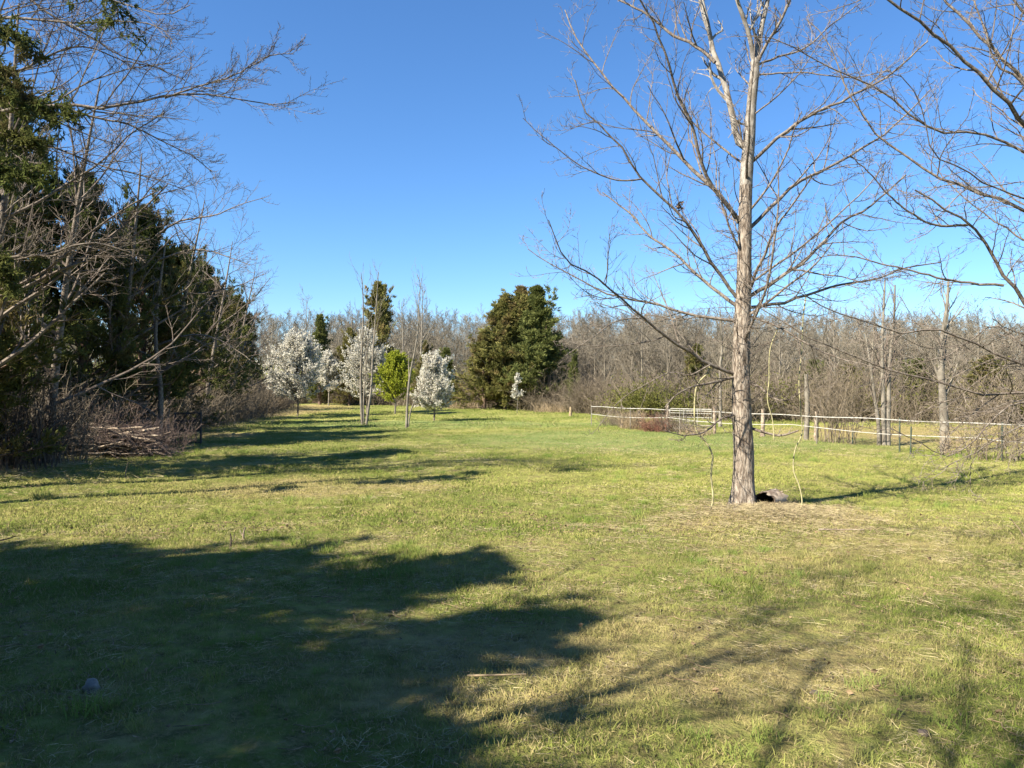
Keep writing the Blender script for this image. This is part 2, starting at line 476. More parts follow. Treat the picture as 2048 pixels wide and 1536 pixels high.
def make_grass():
    g_near = [blades(50, 0.13, 0.02, 0.058, 0.0038, 0.6, M_BLADE, 'sod', dry=(.08, .16, .28, .45)[_]) for _ in range(4)]
    g_tuft = [blades(60, 0.09, 0.06, 0.13, 0.0045, 0.45, M_TALL, 'tuft') for _ in range(3)]
    g_mid = [blades(80, 0.32, 0.02, 0.055, 0.0075, 0.7, M_BLADE, 'sod', dry=(.05, .14, .28)[_]) for _ in range(3)]
    g_far = [blades(60, 0.75, 0.025, 0.065, 0.02, 0.7, M_BLADE, 'sod', dry=(.03, .1, .25)[_]) for _ in range(3)]
    P, I, S = [], [], []
    p = field_points(2.6, 9, 95); P.append(p); I.append(rng.integers(0, 4, len(p))); S.append(rng.uniform(0.6, 1.25, len(p)) * (0.55 + 0.65 * patchy(p, 1.1, 2)))
    p = field_points(9, 17, 30); P.append(p); I.append(rng.integers(7, 10, len(p))); S.append(rng.uniform(0.6, 1.2, len(p)) * (0.65 + 0.5 * patchy(p, 0.8, 2)))
    p = field_points(17, 34, 9); P.append(p); I.append(rng.integers(7, 10, len(p))); S.append(rng.uniform(0.7, 1.3, len(p)))
    p = field_points(30, 62, 2.0); P.append(p); I.append(rng.integers(10, 13, len(p))); S.append(rng.uniform(0.7, 1.3, len(p)))
    p = field_points(2.6, 20, 9); k = patchy(p, 0.8, 5) > 0.62; p = p[k]
    P.append(p); I.append(rng.integers(4, 7, len(p))); S.append(rng.uniform(0.5, 1.0, len(p)) ** 1.0 * np.where(rng.random(len(p)) < .06, 1.7, 1.0))
    P, I, S = np.vstack(P), np.concatenate(I), np.concatenate(S)
    rot = np.stack([rng.normal(0, .08, len(P)), rng.normal(0, .08, len(P)), rng.uniform(0, 6.28, len(P))], 1)
    scatter('grass', P, rot, S, I, g_near + g_tuft + g_mid + g_far, 'short green spring grass covering the open field', 'grass')

    s_n = [blades(22, 0.16, 0.03, 0.13, 0.0028, 1, M_STRAW, 'straw', True) for _ in range(3)]
    s_d = [blades(22, 0.18, 0.03, 0.12, 0.0032, 1, M_STRAWD, 'straw', True) for _ in range(2)]
    P, I, S = [], [], []
    p = field_points(2.6, 10, 34); k = patchy(p, 1.6, 9) > 0.34; p = p[k]
    P.append(p); I.append(rng.integers(0, 5, len(p))); S.append(rng.uniform(0.5, 1.1, len(p)))
    p = field_points(10, 24, 7); k = patchy(p, 0.7, 4) > 0.5; p = p[k]
    P.append(p); I.append(rng.integers(0, 4, len(p))); S.append(rng.uniform(0.8, 1.6, len(p)))
    # raked-up dead stalks round the foot of the big tree
    n = 900
    a = rng.uniform(0, 6.28, n); r = np.abs(rng.normal(0, 1, n)) ** 0.9
    p = np.stack([3.55 + 1.25 * r * np.cos(a), 10.35 + 0.95 * r * np.sin(a)], 1)
    z = gz(p[:, 0], p[:, 1]) + 0.10 * np.exp(-(((p[:, 0] - 3.5) / 1.0) ** 2 + ((p[:, 1] - 10.5) / 0.7) ** 2))
    P.append(np.c_[p, z]); I.append(rng.integers(0, 5, n)); S.append(rng.uniform(0.7, 1.3, n))
    # leaf litter along the tree line
    n = 1500
    t = rng.random(n); y = 14 + 46 * t ** 1.3; x = -10.5 - 6.0 * t + rng.normal(0.6, 1.0, n)
    P.append(np.c_[x, y, gz(x, y)]); I.append(rng.integers(0, 5, n)); S.append(rng.uniform(1.0, 2.5, n))
    leaf = []
    for q in range(3):
        m = MB(); n = 5
        c = np.c_[rng.uniform(-.3, .3, (n, 2)), rng.uniform(.012, .035, n)]
        m.cards(c, rng.normal(size=(n, 3)) * [1, 1, .35], rng.uniform(.035, .07, n), rng.uniform(.025, .04, n))
        tw = np.zeros((2, 5, 3)); tw[:, :, 0] = np.linspace(-.12, .12, 5); tw[:, :, 1] = rng.normal(0, .015, (2, 5)) + [[.15], [-.2]]; tw[:, :, 2] = .025
        m.tubes(tw, np.full((2, 5), .0035), 4)
        leaf.append(m.mesh('dead_leaves', M_CLODLEAF))
    p = field_points(2.6, 11, 2.2); P.append(p); I.append(rng.integers(5, 8, len(p))); S.append(rng.uniform(.45, .9, len(p)))
    P, I, S = np.vstack(P), np.concatenate(I), np.concatenate(S)
    rot = np.zeros((len(P), 3)); rot[:, 2] = rng.uniform(0, 6.28, len(P))
    s_d = s_d + leaf
    scatter('straw_litter', P, rot, S, I, s_n + s_d, 'dry straw and dead stalks strewn through the grass', 'straw')
make_grass()

# ------------------------------------------------------------------ tree kinds
def bare_parts(h, r0, k=(13, 7, 6), spread=0.42, ang=(30, 60), up=0.05, lean=(0, 0), low=0.25, twn=4, nsd=(8, 5, 3), sway=0.05, tw_r=0.004, topr=0.12, lens=(0.5, 0.42)):
    """trunk and crown of a leafless tree standing at the origin"""
    n = 14
    z = np.linspace(0, h * 0.93, n)
    w1, w2 = rng.uniform(0, 6.28, 2)
    x = lean[0] * (z / h) ** 1.3 + sway * h * 0.3 * np.sin(z / h * 4 + w1) * z / h
    y = lean[1] * (z / h) ** 1.3 + sway * h * 0.3 * np.sin(z / h * 5 + w2) * z / h
    T = np.stack([x, y, z - 0.05], 1)[None]
    R = (r0 * (1 - (1 - topr) * (z / z[-1]) ** 0.9))[None]; R[0, 0] *= 1.3
    trunk = MB().tubes(T, R, nsd[0])
    L = np.array([h])
    a, ar, al = spawn(T, R, L, k[0], low, 0.99, ang[0], ang[1], spread, up, 0.10, 0.55, 8, shrink=0.5)
    b, br, bl = spawn(a, ar, al, k[1], 0.2, 1.0, 25, 60, lens[0], up, 0.13, 0.6, 6, rmin=tw_r)
    c, cr, cl = spawn(b, br, bl, k[2], 0.15, 1.0, 25, 60, lens[1], up, 0.13, 0.7, twn, rmin=tw_r, tip=0.4)
    crown = MB().tubes(a, ar, nsd[1]).tubes(b, br, 3).tubes(c, cr, 3)
    return trunk, crown

def bare_tree(name, label, cat, loc, h, r0, tm, cm, group=None, rz=0, **kw):
    t = thing(name, label, cat, loc, group, rz)
    tr, cr = bare_parts(h, r0, **kw)
    tr.build('trunk', tm, t, True); cr.build('crown', cm, t)
    return t

def cedar_parts(h, R, nb=150, sec=9, spr=5, spires=1, low=0.04, fl=0.20, fw=0.05, gap=0.15, layers=3, pw=0.74):
    n = 10
    z = np.linspace(0, h * 0.96, n)
    T = np.stack([0.03 * np.sin(z), 0.03 * np.cos(z * 1.3), z - 0.05], 1)
    trunk = MB().tubes(T, np.linspace(0.028 * h * 0.75 + 0.02, 0.012, n), 8)
    s = low + (1 - low) * rng.random(nb) ** 0.85
    az = rng.uniform(0, 6.28, nb)
    lump = 1 + 0.22 * np.sin(az * 2 + 5 * s + rng.uniform(0, 6)) + 0.14 * np.sin(az * 3 - 9 * s + rng.uniform(0, 6))
    prof = R * (1 - s) ** pw * np.minimum(1, 0.72 + 2.2 * s) * lump * rng.uniform(0.65, 1.15, nb)
    prof = np.maximum(prof, 0.16)
    el = np.radians(rng.uniform(-8, 30, nb) + 42 * s ** 0.7)
    d = np.stack([np.cos(az) * np.cos(el), np.sin(az) * np.cos(el), np.sin(el)], 1)
    m = 6
    P = np.zeros((nb, m, 3)); P[:, 0] = np.stack([np.zeros(nb), np.zeros(nb), s * h * 0.93], 1)
    for j in range(1, m):
        d = norm(d + np.array([0, 0, 0.05]) + 0.08 * rng.normal(size=d.shape))
        P[:, j] = P[:, j - 1] + d * (prof / np.cos(el) / (m - 1))[:, None]
    # extra leaders at the top
    for q in range(spires - 1):
        a = rng.uniform(0, 6.28); b0 = np.array([np.cos(a) * R * 0.30, np.sin(a) * R * 0.30, h * 0.58])
        zz = np.linspace(0, 1, m)[:, None]
        P = np.concatenate([P, (b0 + np.array([np.cos(a) * 0.25, np.sin(a) * 0.25, h * rng.uniform(0.32, 0.43)]) * zz)[None]])
        prof = np.r_[prof, 0.9]
    Rr = np.maximum(prof * 0.018, 0.006)[:, None] * np.linspace(1, 0.3, m)[None]
    wood = MB().tubes(P, Rr, 3)
    b, br, bl = spawn(P, Rr, np.maximum(prof, 0.5), sec, 0.22 + gap, 1.0, 25, 65, 0.36, 0.07, 0.12, 0.6, 5, shrink=0.35)
    top, tr_, tl = spawn(T[None], np.full((1, n), 0.02), np.array([1.0]), 26, 0.82, 1.0, 18, 45, 0.4, 0.1, 0.1, 0.5, 5)
    b = np.concatenate([b, top]); 
    wood.tubes(b[::3], np.full(b[::3].shape[:2], 0.004), 3)
    N = len(b)
    f = rng.random((N, spr)) * 0.85 + 0.15
    i = np.minimum((f * 4).astype(int), 3); g = (f * 4 - i)[..., None]
    r_ = np.arange(N)[:, None]
    pos = (b[r_, i] * (1 - g) + b[r_, i + 1] * g).reshape(-1, 3)
    ax = np.repeat(norm(b[:, -1] - b[:, 0]), spr, 0)
    fol = MB()
    for q in range(layers):
        dd = norm(ax + np.array([0, 0, 0.45]) + 0.55 * rng.normal(size=ax.shape))
        fol.cards(pos + 0.03 * rng.normal(size=pos.shape), dd, rng.uniform(0.6, 1.3, len(pos)) * fl, rng.uniform(0.6, 1.2, len(pos)) * fw)
    return trunk, wood, fol

def meshes_of(parts, names, mats, smooth):
    return [(n, p.mesh(n, m, s)) for p, n, m, s in zip(parts, names, mats, smooth)]

def cedar_kind(mat, *a, **kw):
    return meshes_of(cedar_parts(*a, **kw), ('trunk', 'branches', 'crown'), (M_CEDARB, M_CEDARB, mat), (True, False, False))

def place(kind, name, label, cat, loc, rz=0.0, sc=1.0, group=None):
    t = thing(name, label, cat, loc, group, rz, sc)
    for n, me in kind: part(n, me, t)
    return t

def blossom_parts(h, R, bottom, stemr, nb=70, sec=8, per=16, size=0.075, dens=1.0, leafy=0.0, leaves=0):
    n = 9
    z = np.linspace(0, h * 0.95, n)
    T = np.stack([0.04 * np.sin(z * 1.1), 0.04 * np.cos(z), z - 0.04], 1)
    trunk = MB().tubes(T, np.linspace(stemr, 0.01, n), 7)
    s = np.sort(rng.random(nb)) ** 0.9
    zb = bottom * 0.75 + (h * 0.9 - bottom * 0.75) * s * 0.85
    az = rng.uniform(0, 6.28, nb)
    prof = R * np.minimum(1, 0.72 + 1.8 * s) * (1 - s) ** 0.85 * rng.uniform(0.7, 1.12, nb) + 0.10
    el = np.radians(rng.uniform(8, 34, nb) + 34 * s)
    d = np.stack([np.cos(az) * np.cos(el), np.sin(az) * np.cos(el), np.sin(el)], 1)
    m = 6
    P = np.zeros((nb, m, 3)); P[:, 0] = np.stack([np.zeros(nb), np.zeros(nb), zb], 1)
    ln = prof / np.cos(el)
    for j in range(1, m):
        d = norm(d + np.array([0, 0, 0.10]) + 0.07 * rng.normal(size=d.shape))
        P[:, j] = P[:, j - 1] + d * (ln / (m - 1))[:, None]
    Rr = np.maximum(prof * 0.013, 0.006)[:, None] * np.linspace(1, 0.3, m)[None]
    b, br, bl = spawn(P, Rr, np.maximum(ln, 0.4), sec, 0.2, 1.0, 22, 55, 0.38, 0.12, 0.1, 0.6, 5, shrink=0.3, rmin=0.004)
    wood = MB().tubes(P, Rr, 4).tubes(b, br, 3)
    b = np.concatenate([b, P[:, 1:]])
    def pts(c):
        N = len(b)
        f = rng.random((N, c)); i = np.minimum((f * 4).astype(int), 3); g = (f * 4 - i)[..., None]; r_ = np.arange(N)[:, None]
        return (b[r_, i] * (1 - g) + b[r_, i + 1] * g).reshape(-1, 3)
    p = pts(per); p = p[p[:, 2] > bottom * 0.8]
    fl = MB(); p = p + rng.normal(size=p.shape) * 0.03
    k = rng.random(len(p)) < dens * 0.85
    p = p[k]
    fl.cards(p, rng.normal(size=p.shape) + [0, 0, 0.3], rng.uniform(0.6, 1.3, len(p)) * size, rng.uniform(0.6, 1.2, len(p)) * size)
    lf = None
    if leaves:
        q = pts(leaves); q = q[rng.random(len(q)) < np.clip(1.3 - (q[:, 2] - bottom) / (h - bottom) * 1.6, 0.05, 1)]
        lf = MB().cards(q + rng.normal(size=q.shape) * 0.03, rng.normal(size=q.shape) + [0, 0, 0.4], rng.uniform(0.6, 1.2, len(q)) * 0.07, 0.035)
    return trunk, wood, fl, lf

def blossom_tree(name, label, cat, loc, cm, bark, *a, **kw):
    t = thing(name, label, cat, loc)
    tr, wd, fl, lf = blossom_parts(*a, **kw)
    tr.build('trunk', bark, t, True); wd.build('branches', bark, t); fl.build('crown', cm, t)
    if lf: lf.build('new_leaves', M_NEWLEAF, t)
    return t

# ------------------------------------------------------------------ woods on the slope behind
def make_woodland():
    kinds = []
    for q in range(6):
        tr, cr = bare_parts(10, rng.uniform(0.06, 0.10), k=(17, 9, 9), spread=rng.uniform(0.34, 0.46), ang=(25, 60), up=0.09, low=0.10, twn=3, nsd=(5, 3, 3), tw_r=0.012, sway=0.14, lens=(0.5, 0.5))
        m = MB(); m.V, m.Q, m.QM, m.n = tr.V + cr.V, tr.Q + [x + tr.n for x in cr.Q], tr.QM + cr.QM, tr.n + cr.n
        kinds.append(m.mesh('woodland_tree', M_WOOD))
    P, S, I = [], [], []
    for d0, d1, count, f0, f1 in ((72, 82, 110, 0.55, 0.85), (82, 96, 190, 0.78, 0.99), (96, 118, 300, 0.92, 1.01), (118, 150, 380, 0.98, 1.03)):
        n = count
        a = np.radians(rng.uniform(-46, 46, n)); d = rng.uniform(d0, d1, n)
        x, y = d * np.tan(a), d
        z = gz(x, y)
        top = H + 0.0915 * d * rng.uniform(f0, f1, n)
        hgt = np.maximum(top - z, 4.5)
        P.append(np.c_[x, y, z]); S.append(hgt / 10.6); I.append(rng.integers(0, 6, n))
    # the nearer edge of the wood runs closer on the right, beyond the paddock
    n = 190
    t = rng.random(n); x = 2 + 46 * t; y = 60 - 22 * t + rng.uniform(0, 12, n)
    top = H + 0.088 * np.hypot(y, 0) * rng.uniform(0.55, 1.0, n)
    P.append(np.c_[x, y, gz(x, y)]); S.append(np.maximum(top, 2.8) / 10.6); I.append(rng.integers(0, 6, n))
    P, S, I = np.vstack(P), np.concatenate(S), np.concatenate(I)
    wd = np.maximum(S, 0.8) * rng.uniform(0.9, 1.3, len(S))
    rot = np.zeros((len(P), 3)); rot[:, 2] = rng.uniform(0, 6.28, len(P))
    scatter('woodland', P, rot, np.c_[wd, wd, S], I, kinds, 'leafless brown woodland filling the slope behind the field', 'woodland')

    # brushy thicket along the wood's foot
    br = []
    for q in range(5):
        k = 46
        a = rng.uniform(0, 6.28, k); r = 0.7 * np.sqrt(rng.random(k))
        base = np.stack([r * np.cos(a), r * np.sin(a), np.full(k, -0.03)], 1)
        hgt = rng.uniform(0.7, 1.9, k); d = norm(np.stack([rng.normal(0, .35, k), rng.normal(0, .35, k), np.ones(k)], 1))
        A = np.zeros((k, 6, 3)); A[:, 0] = base
        for j in range(1, 6):
            d = norm(d + 0.16 * rng.normal(size=d.shape) + np.array([0, 0, -0.03])); A[:, j] = A[:, j - 1] + d * (hgt / 5)[:, None]
        R = np.full((k, 1), 0.009) * np.linspace(1, .4, 6)[None]
        b, brr, bl = spawn(A, R, hgt, 6, 0.25, 1, 25, 65, 0.4, 0.03, 0.15, 0.8, 4, rmin=0.006)
        br.append(MB().tubes(A, R, 3).tubes(b, brr, 3).mesh('thicket_bush', M_BRUSH))
    P, S = [], []
    def line(pts, n, wid, s0, s1):
        pts = np.array(pts, float); t = rng.random(n) * (len(pts) - 1); i = np.minimum(t.astype(int), len(pts) - 2); g = (t - i)[:, None]
        p = pts[i] * (1 - g) + pts[i + 1] * g + np.c_[rng.normal(0, wid * 0.4, n), rng.random(n) * wid]
        P.append(np.c_[p, gz(p[:, 0], p[:, 1])]); S.append(rng.uniform(s0, s1, n))
    line([(-27, 68), (-18, 70), (-9, 64), (-3, 60), (1, 57)], 210, 4, 0.8, 1.7)
    line([(1.5, 55), (4.5, 50), (8, 44), (15, 37), (22, 33), (32, 30)], 300, 5, 0.8, 1.7)
    line([(-18, 60), (-16.5, 50), (-15, 42), (-14, 34), (-13.2, 28), (-12.6, 22), (-12, 17), (-12, 13)], 200, 1.6, 0.7, 1.4)
    line([(-19, 52), (-17.5, 42), (-16, 30), (-15, 20), (-15, 12)], 150, 2.5, 0.9, 1.8)
    line([(3.9, 34.5), (5.2, 30.5), (6.8, 27.4)], 22, 0.6, 0.35, 0.6)
    P, S = np.vstack(P), np.concatenate(S)
    rot = np.zeros((len(P), 3)); rot[:, 2] = rng.uniform(0, 6.28, len(P))
    scatter('thicket', P, rot, S, rng.integers(0, 5, len(P)), br, 'brown leafless thicket along the foot of the woods', 'brush')
make_woodland()

def make_understory():
    kinds = []
    for q in range(3):
        n = 900
        v = rng.normal(size=(n, 3)) * [0.55, 0.55, 0.38]; v[:, 2] = np.abs(v[:, 2]) + 0.15 + 0.5 * rng.random(n)
        m = MB().cards(v, rng.normal(size=(n, 3)), rng.uniform(0.06, 0.14, n), 0.05)
        k = 14
        A = np.zeros((k, 4, 3)); e = rng.normal(size=(k, 3)) * [.6, .6, 0] + [0, 0, 1.4]
        A += np.linspace(0, 1, 4)[None, :, None] * e[:, None]
        m.tubes(A, np.full((k, 4), .009), 3, 1)
        kinds.append(m.mesh('understory_shrub', [M_UNDER, M_BRUSH]))
    n = 95
    t = rng.random(n); x = 6.5 + 24 * t; y = 43 - 11 * t + rng.uniform(-1.5, 3, n)
    P = np.c_[x, y, gz(x, y)]
    rot = np.zeros((n, 3)); rot[:, 2] = rng.uniform(0, 6.28, n)
    scatter('understory', P, rot, rng.uniform(0.7, 1.6, n), rng.integers(0, 3, n), kinds, 'olive green leafy understory beyond the paddock', 'shrubs')
make_understory()

# ------------------------------------------------------------------ cedars
K_A = cedar_kind(M_CEDAR, 8.0, 2.4, 190, 10, 9, 3, fl=0.15, fw=0.034, layers=4)
K_B = cedar_kind(M_CEDAR, 7.5, 2.5, 190, 10, 9, 2, low=0.06, fl=0.15, fw=0.034, layers=4)
K_O = cedar_kind(M_CEDARO, 8.0, 2.4, 240, 10, 6, 3, low=0.02, fl=0.22, fw=0.06, pw=1.0)
K_G = cedar_kind(M_CEDARG, 8.0, 1.9, 220, 10, 6, 3, low=0.02, fl=0.24, fw=0.06, pw=0.95)
K_T = cedar_kind(M_CEDARO, 9.0, 2.3, 120, 9, 6, 4, low=0.02, fl=0.30, fw=0.075, gap=0.05)

G_LINE = 'cedars of the dark tree line beside the field'
for px, d, h, kd, rz, lab in (
        (-110, 14.5, 8.6, K_A, 0.3, 'tall dark cedar ending the tree line, its crown cut by the frame'),
        (8, 20.5, 9.4, K_B, 1.1, 'dark cedar rising behind the tangled stems beside the brush pile'),
        (165, 21.5, 7.9, K_A, 2.2, 'dark cedar right behind the brush pile'),
        (285, 24.5, 7.6, K_B, 3.4, 'broad dark cedar between brush pile and dark metal cage'),
        (362, 28.5, 7.0, K_A, 4.1, 'dark cedar whose low boughs hang over the dark metal cage'),
        (405, 34.0, 7.3, K_B, 5.0, 'dark cedar next beyond the dark metal cage'),
        (428, 38.5, 7.2, K_A, 0.9, 'dark cedar near the far end of the tree line, before its last'),
        (472, 51.0, 7.8, K_B, 2.9, 'last cedar at the far end of the tree line, by the tan path')):
    s = h / (8.0 if kd is K_A else 7.5)
    place(kd, 'cedar_tree', lab, 'cedar', stand(px, d), rz, s, G_LINE)

for px, d, h, kd, rz, wx, lab in (
        (968, 54.0, 5.6, K_O, 0.4, 1.45, 'broad low olive cedar skirting the tall clump at the field end'),
        (1010, 54.6, 8.3, K_O, 5.1, 1.25, 'tall olive cedar of the clump at the field end, above its broad low one'),
        (1043, 55.0, 8.9, K_O, 2.0, 1.2, 'tall middle cedar with pointed top in the clump at the field end'),
        (1074, 53.5, 8.7, K_G, 1.2, 1.35, 'deep green pointed cedar in the clump at the field end'),
        (1149, 50.0, 4.1, K_G, 3.0, 0.50, 'small narrow cedar beside the tall cedar clump'),
        (640, 66.0, 7.8, K_G, 2.5, 0.85, 'dark green cedar behind the two white flowering trees'),
        (757, 69.0, 11.2, K_T, 4.5, 0.95, 'tallest dark cedar rising above the flowering trees'),
        (700, 65.0, 6.6, K_O, 1.9, 1.0, 'olive cedar behind the slender bare tree with three stems'),
        (852, 61.0, 5.3, K_O, 3.9, 0.9, 'low olive cedar behind the leaning bare tree'),
        (893, 58.0, 4.6, K_G, 5.5, 0.9, 'low dark cedar behind the smallest white flowering tree'),
        (1392, 45.0, 4.2, K_O, 0.2, 0.85, 'low olive cedar behind the metal gate'),
        (1625, 40.0, 3.1, K_G, 0.9, 0.8, 'low spreading cedar behind the broken pole snag'),
        (1700, 39.0, 2.8, K_O, 2.9, 0.8, 'low olive cedar between pole snag and cluster of pale trunks'),
        (1835, 37.0, 3.0, K_G, 4.0, 0.9, 'low green cedar between the pale trunks beyond the paddock'),
        (1975, 36.0, 3.2, K_O, 5.2, 1.0, 'low olive cedar behind the stump thicket beyond the paddock')):
    s = h / (9.0 if kd is K_T else 8.0)
    place(kd, 'cedar_tree', lab, 'cedar', stand(px, d), rz, (wx * max(s, 0.45) if h > 5 else wx * 0.75, wx * max(s, 0.45) if h > 5 else wx * 0.75, s), 'cedars at the foot of the woods')

# cedars beside the viewer that shade the near lawn, the last row added against sky light
reach = 1 / math.tan(SUN_EL)
sx_, sy_ = -math.sin(SUN_AZ) * reach, -math.cos(SUN_AZ) * reach
for q, (tx, ty, h, kd) in enumerate(((0.0, 7.7, 8.6, K_A), (-2.0, 8.1, 8.9, K_B), (-4.0, 8.3, 8.4, K_A), (-6.2, 8.5, 9.0, K_B), (-8.6, 8.6, 8.8, K_A),
                                     (0.6, 6.1, 8.8, K_T), (-4.4, 6.0, 8.7, K_T), (-2.0, 5.6, 9.0, K_T),
                                     (-0.2, 4.0, 9.3, K_T), (-2.9, 3.9, 8.8, K_T), (-0.6, 2.3, 9.0, K_T),
                                     (-1.0, 0.0, 9.4, K_B), (5.0, -2.0, 9.2, K_B), (9.5, -3.5, 9.6, K_A), (13.5, -1.5, 9.0, K_B))):  # this row is added unseen behind the viewer to block sky light
    x, y = tx - h * sx_, ty - h * sy_              # the foot of a tree whose top shades that spot
    place(kd, 'cedar_tree', 'unseen cedar beside or behind the viewer darkening the near lawn', 'cedar', (x, y, float(gz(x, y))), q * 1.7, h / {id(K_A): 8.0, id(K_B): 7.5, id(K_T): 9.0}[id(kd)], 'cedars shading the near lawn')

# ------------------------------------------------------------------ leafless trees in the tree line
for px, d, h, lean, lab in (
        (-60, 13.5, 9.2, (1.0, 0.2), 'leafless grey tree at the near end of the tree line'),
        (95, 17.0, 9.0, (1.4, -0.3), 'leafless tree leaning out of the cedars above the tangled stems'),
        (225, 22.0, 9.0, (1.2, -0.4), 'leafless tree poking through the cedars above the brush pile'),
        (330, 26.0, 8.6, (1.4, 0), 'leafless tree poking through the cedars above the dark metal cage'),
        (408, 32.0, 8.4, (1.3, 0), 'fine-twigged leafless tree beyond the dark metal cage'),
        (462, 38.0, 8.0, (1.2, 0), 'fine-twigged leafless tree in the far half of the tree line'),
        (478, 56.0, 9.0, (0.8, 0), 'leafless tree behind the last cedar of the tree line')):
    bare_tree('bare_tree', lab, 'tree', stand(px, d), h, 0.12, M_LIMB, M_TWIG, 'leafless trees of the dark tree line', k=(17, 8, 8), spread=0.42, lean=lean, up=0.03, ang=(30, 70), low=0.15, tw_r=0.0055)

class Limb(MB):
    def build(self, name, mats, parent=None, smooth=True):
        o = super().build(name, mats, parent, smooth)
        q = self.twigs.build('twigs', mats, o); q['kind'] = 'stuff'
        return o

# limbs that reach out of the tree line, on the leafless tree standing off at the side
def limb_mesh(pix, d0, d1, w0, w1, n=18, nb=10, nt=6, l1=0.35, l2=0.4, up1=0.06, up2=0.08, s0=0.12, rm=0.0035, bias=None, curl=0.05, curl2=0.08, n3=0, ang=(28, 62), thin=0.8):
    pix = np.array(pix, float)
    t = np.r_[0, np.cumsum(np.linalg.norm(np.diff(pix, axis=0), axis=1))]; t /= t[-1]
    pts = [unproj(p[0], p[1], d0 + (d1 - d0) * tt) for p, tt in zip(pix, t)]
    P, L = resample(pts, n)
    P[1:-1] += rng.normal(0, 0.006 * L / 3, (n - 2, 3))
    dm = (d0 + d1) / 2
    R = (w1 + (w0 - w1) * np.linspace(1, 0, n) ** 1.15) * 0.5 * thin * dm / F
    m = Limb(); m.tubes(P, R, 8); m.twigs = MB()
    a, ar, al = spawn(P[None], R[None], np.array([L]), nb, s0, 1.0, ang[0], ang[1], l1, up1, 0.12, 0.55, 9, bias=bias, rmin=rm * 1.4, curl=curl, shrink=0.62)
    b, br, bl = spawn(a, ar, al, nt, 0.15, 1.0, ang[0], ang[1], l2, up2, 0.14, 0.6, 6, bias=bias, rmin=rm, curl=curl2)
    m.twigs.tubes(a, ar, 5).tubes(b, br, 3)
    if n3:
        c, cr, cl = spawn(b, br, bl, n3, 0.2, 1.0, 25, 60, 0.45, up2, 0.14, 0.7, 4, rmin=rm)
        m.twigs.tubes(c, cr, 3)
    return m

def side_tree():
    base = stand(-150, 12.5)
    t = thing('bare_tree', 'leafless tree reaching pale limbs out over the brush pile', 'tree', (0, 0, 0))
    T, L = resample([(base[0], base[1], -0.05), (base[0] + 0.1, base[1], 2.2), (base[0] + 0.3, base[1] + 0.2, 4.6), (base[0] + 0.2, base[1] + 0.2, 7.2), (base[0] + 0.6, base[1], 10)], 24)
    MB().tubes(T, np.linspace(0.17, 0.03, 24), 12).build('trunk', M_LIMB, t, True)
    k = dict(nb=22, nt=8, n3=4, rm=0.0034, l1=0.42, l2=0.45, ang=(14, 48))
    limbs = [
        ([(-150, 560), (0, 520), (40, 512), (100, 508), (150, 490), (200, 487), (260, 505)], 12.7, 13.4, 13, 3),
        ([(-150, 500), (0, 440), (100, 390), (200, 325), (260, 270), (330, 225)], 12.7, 14, 11, 2.5),
        ([(-150, 260), (0, 225), (120, 212), (200, 215), (280, 205), (350, 187), (420, 190), (500, 205), (590, 205)], 12.7, 12.6, 13, 2),
        ([(330, 196), (400, 172), (470, 150), (540, 112), (588, 108)], 12.6, 12.2, 5, 2),
        ([(120, 214), (190, 235), (260, 250), (330, 285), (385, 312), (425, 345)], 12.7, 13.2, 6, 2),
        ([(-150, 60), (0, 35), (60, 38), (150, 45), (250, 45), (310, 50), (345, 80)], 12.8, 12.2, 11, 2),
        ([(-150, 120), (0, 150), (80, 120), (130, 98), (190, 97), (250, 122), (330, 140)], 12.7, 13.4, 9, 2),
        ([(-140, -60), (0, -40), (100, 30), (170, 68), (230, 105), (300, 130), (370, 160)], 12.8, 13.6, 9, 2),
        ([(-140, -120), (60, -60), (160, -10), (260, 10), (330, 30), (380, 10)], 12.8, 12.0, 9, 2),
        ([(-150, 340), (0, 300), (90, 290), (200, 330), (300, 355), (370, 380)], 12.7, 13.5, 8, 2),
    ]
    for pix, d0, d1, w0, w1 in limbs:
        limb_mesh(pix, d0, d1, w0, w1, **k).build('limb', [M_LIMB], t)
    # a low spray of twigs farther along the line
    t2 = thing('bare_tree', 'leafless sapling with pale arched limbs beside the dark metal cage', 'tree', (0, 0, 0))
    b = stand(318, 22.5)
    T, L = resample([(b[0], b[1], -0.05), (b[0] + 0.05, b[1], 1.6), (b[0] - 0.1, b[1], 3.4), (b[0] + 0.2, b[1], 6.0)], 18)
    MB().tubes(T, np.linspace(0.09, 0.02, 18), 9).build('trunk', M_LIMB, t2, True)
    for pix, d1 in (([(314, 470), (360, 442), (430, 430), (480, 410), (530, 395)], 22), ([(318, 640), (300, 615), (370, 580), (400, 540), (440, 500)], 21),
                    ([(318, 560), (250, 600), (180, 640), (120, 700)], 21.5), ([(316, 520), (380, 500), (430, 505), (500, 530)], 22), ([(318, 690), (380, 670), (440, 680), (500, 720)], 21.4),
                    ([(318, 720), (240, 690), (160, 700), (110, 740)], 21.3)):
        limb_mesh(pix, 22.5, d1, 6, 1.5, nb=14, nt=7, rm=0.005, l1=0.4).build('limb', [M_LIMB], t2)
side_tree()

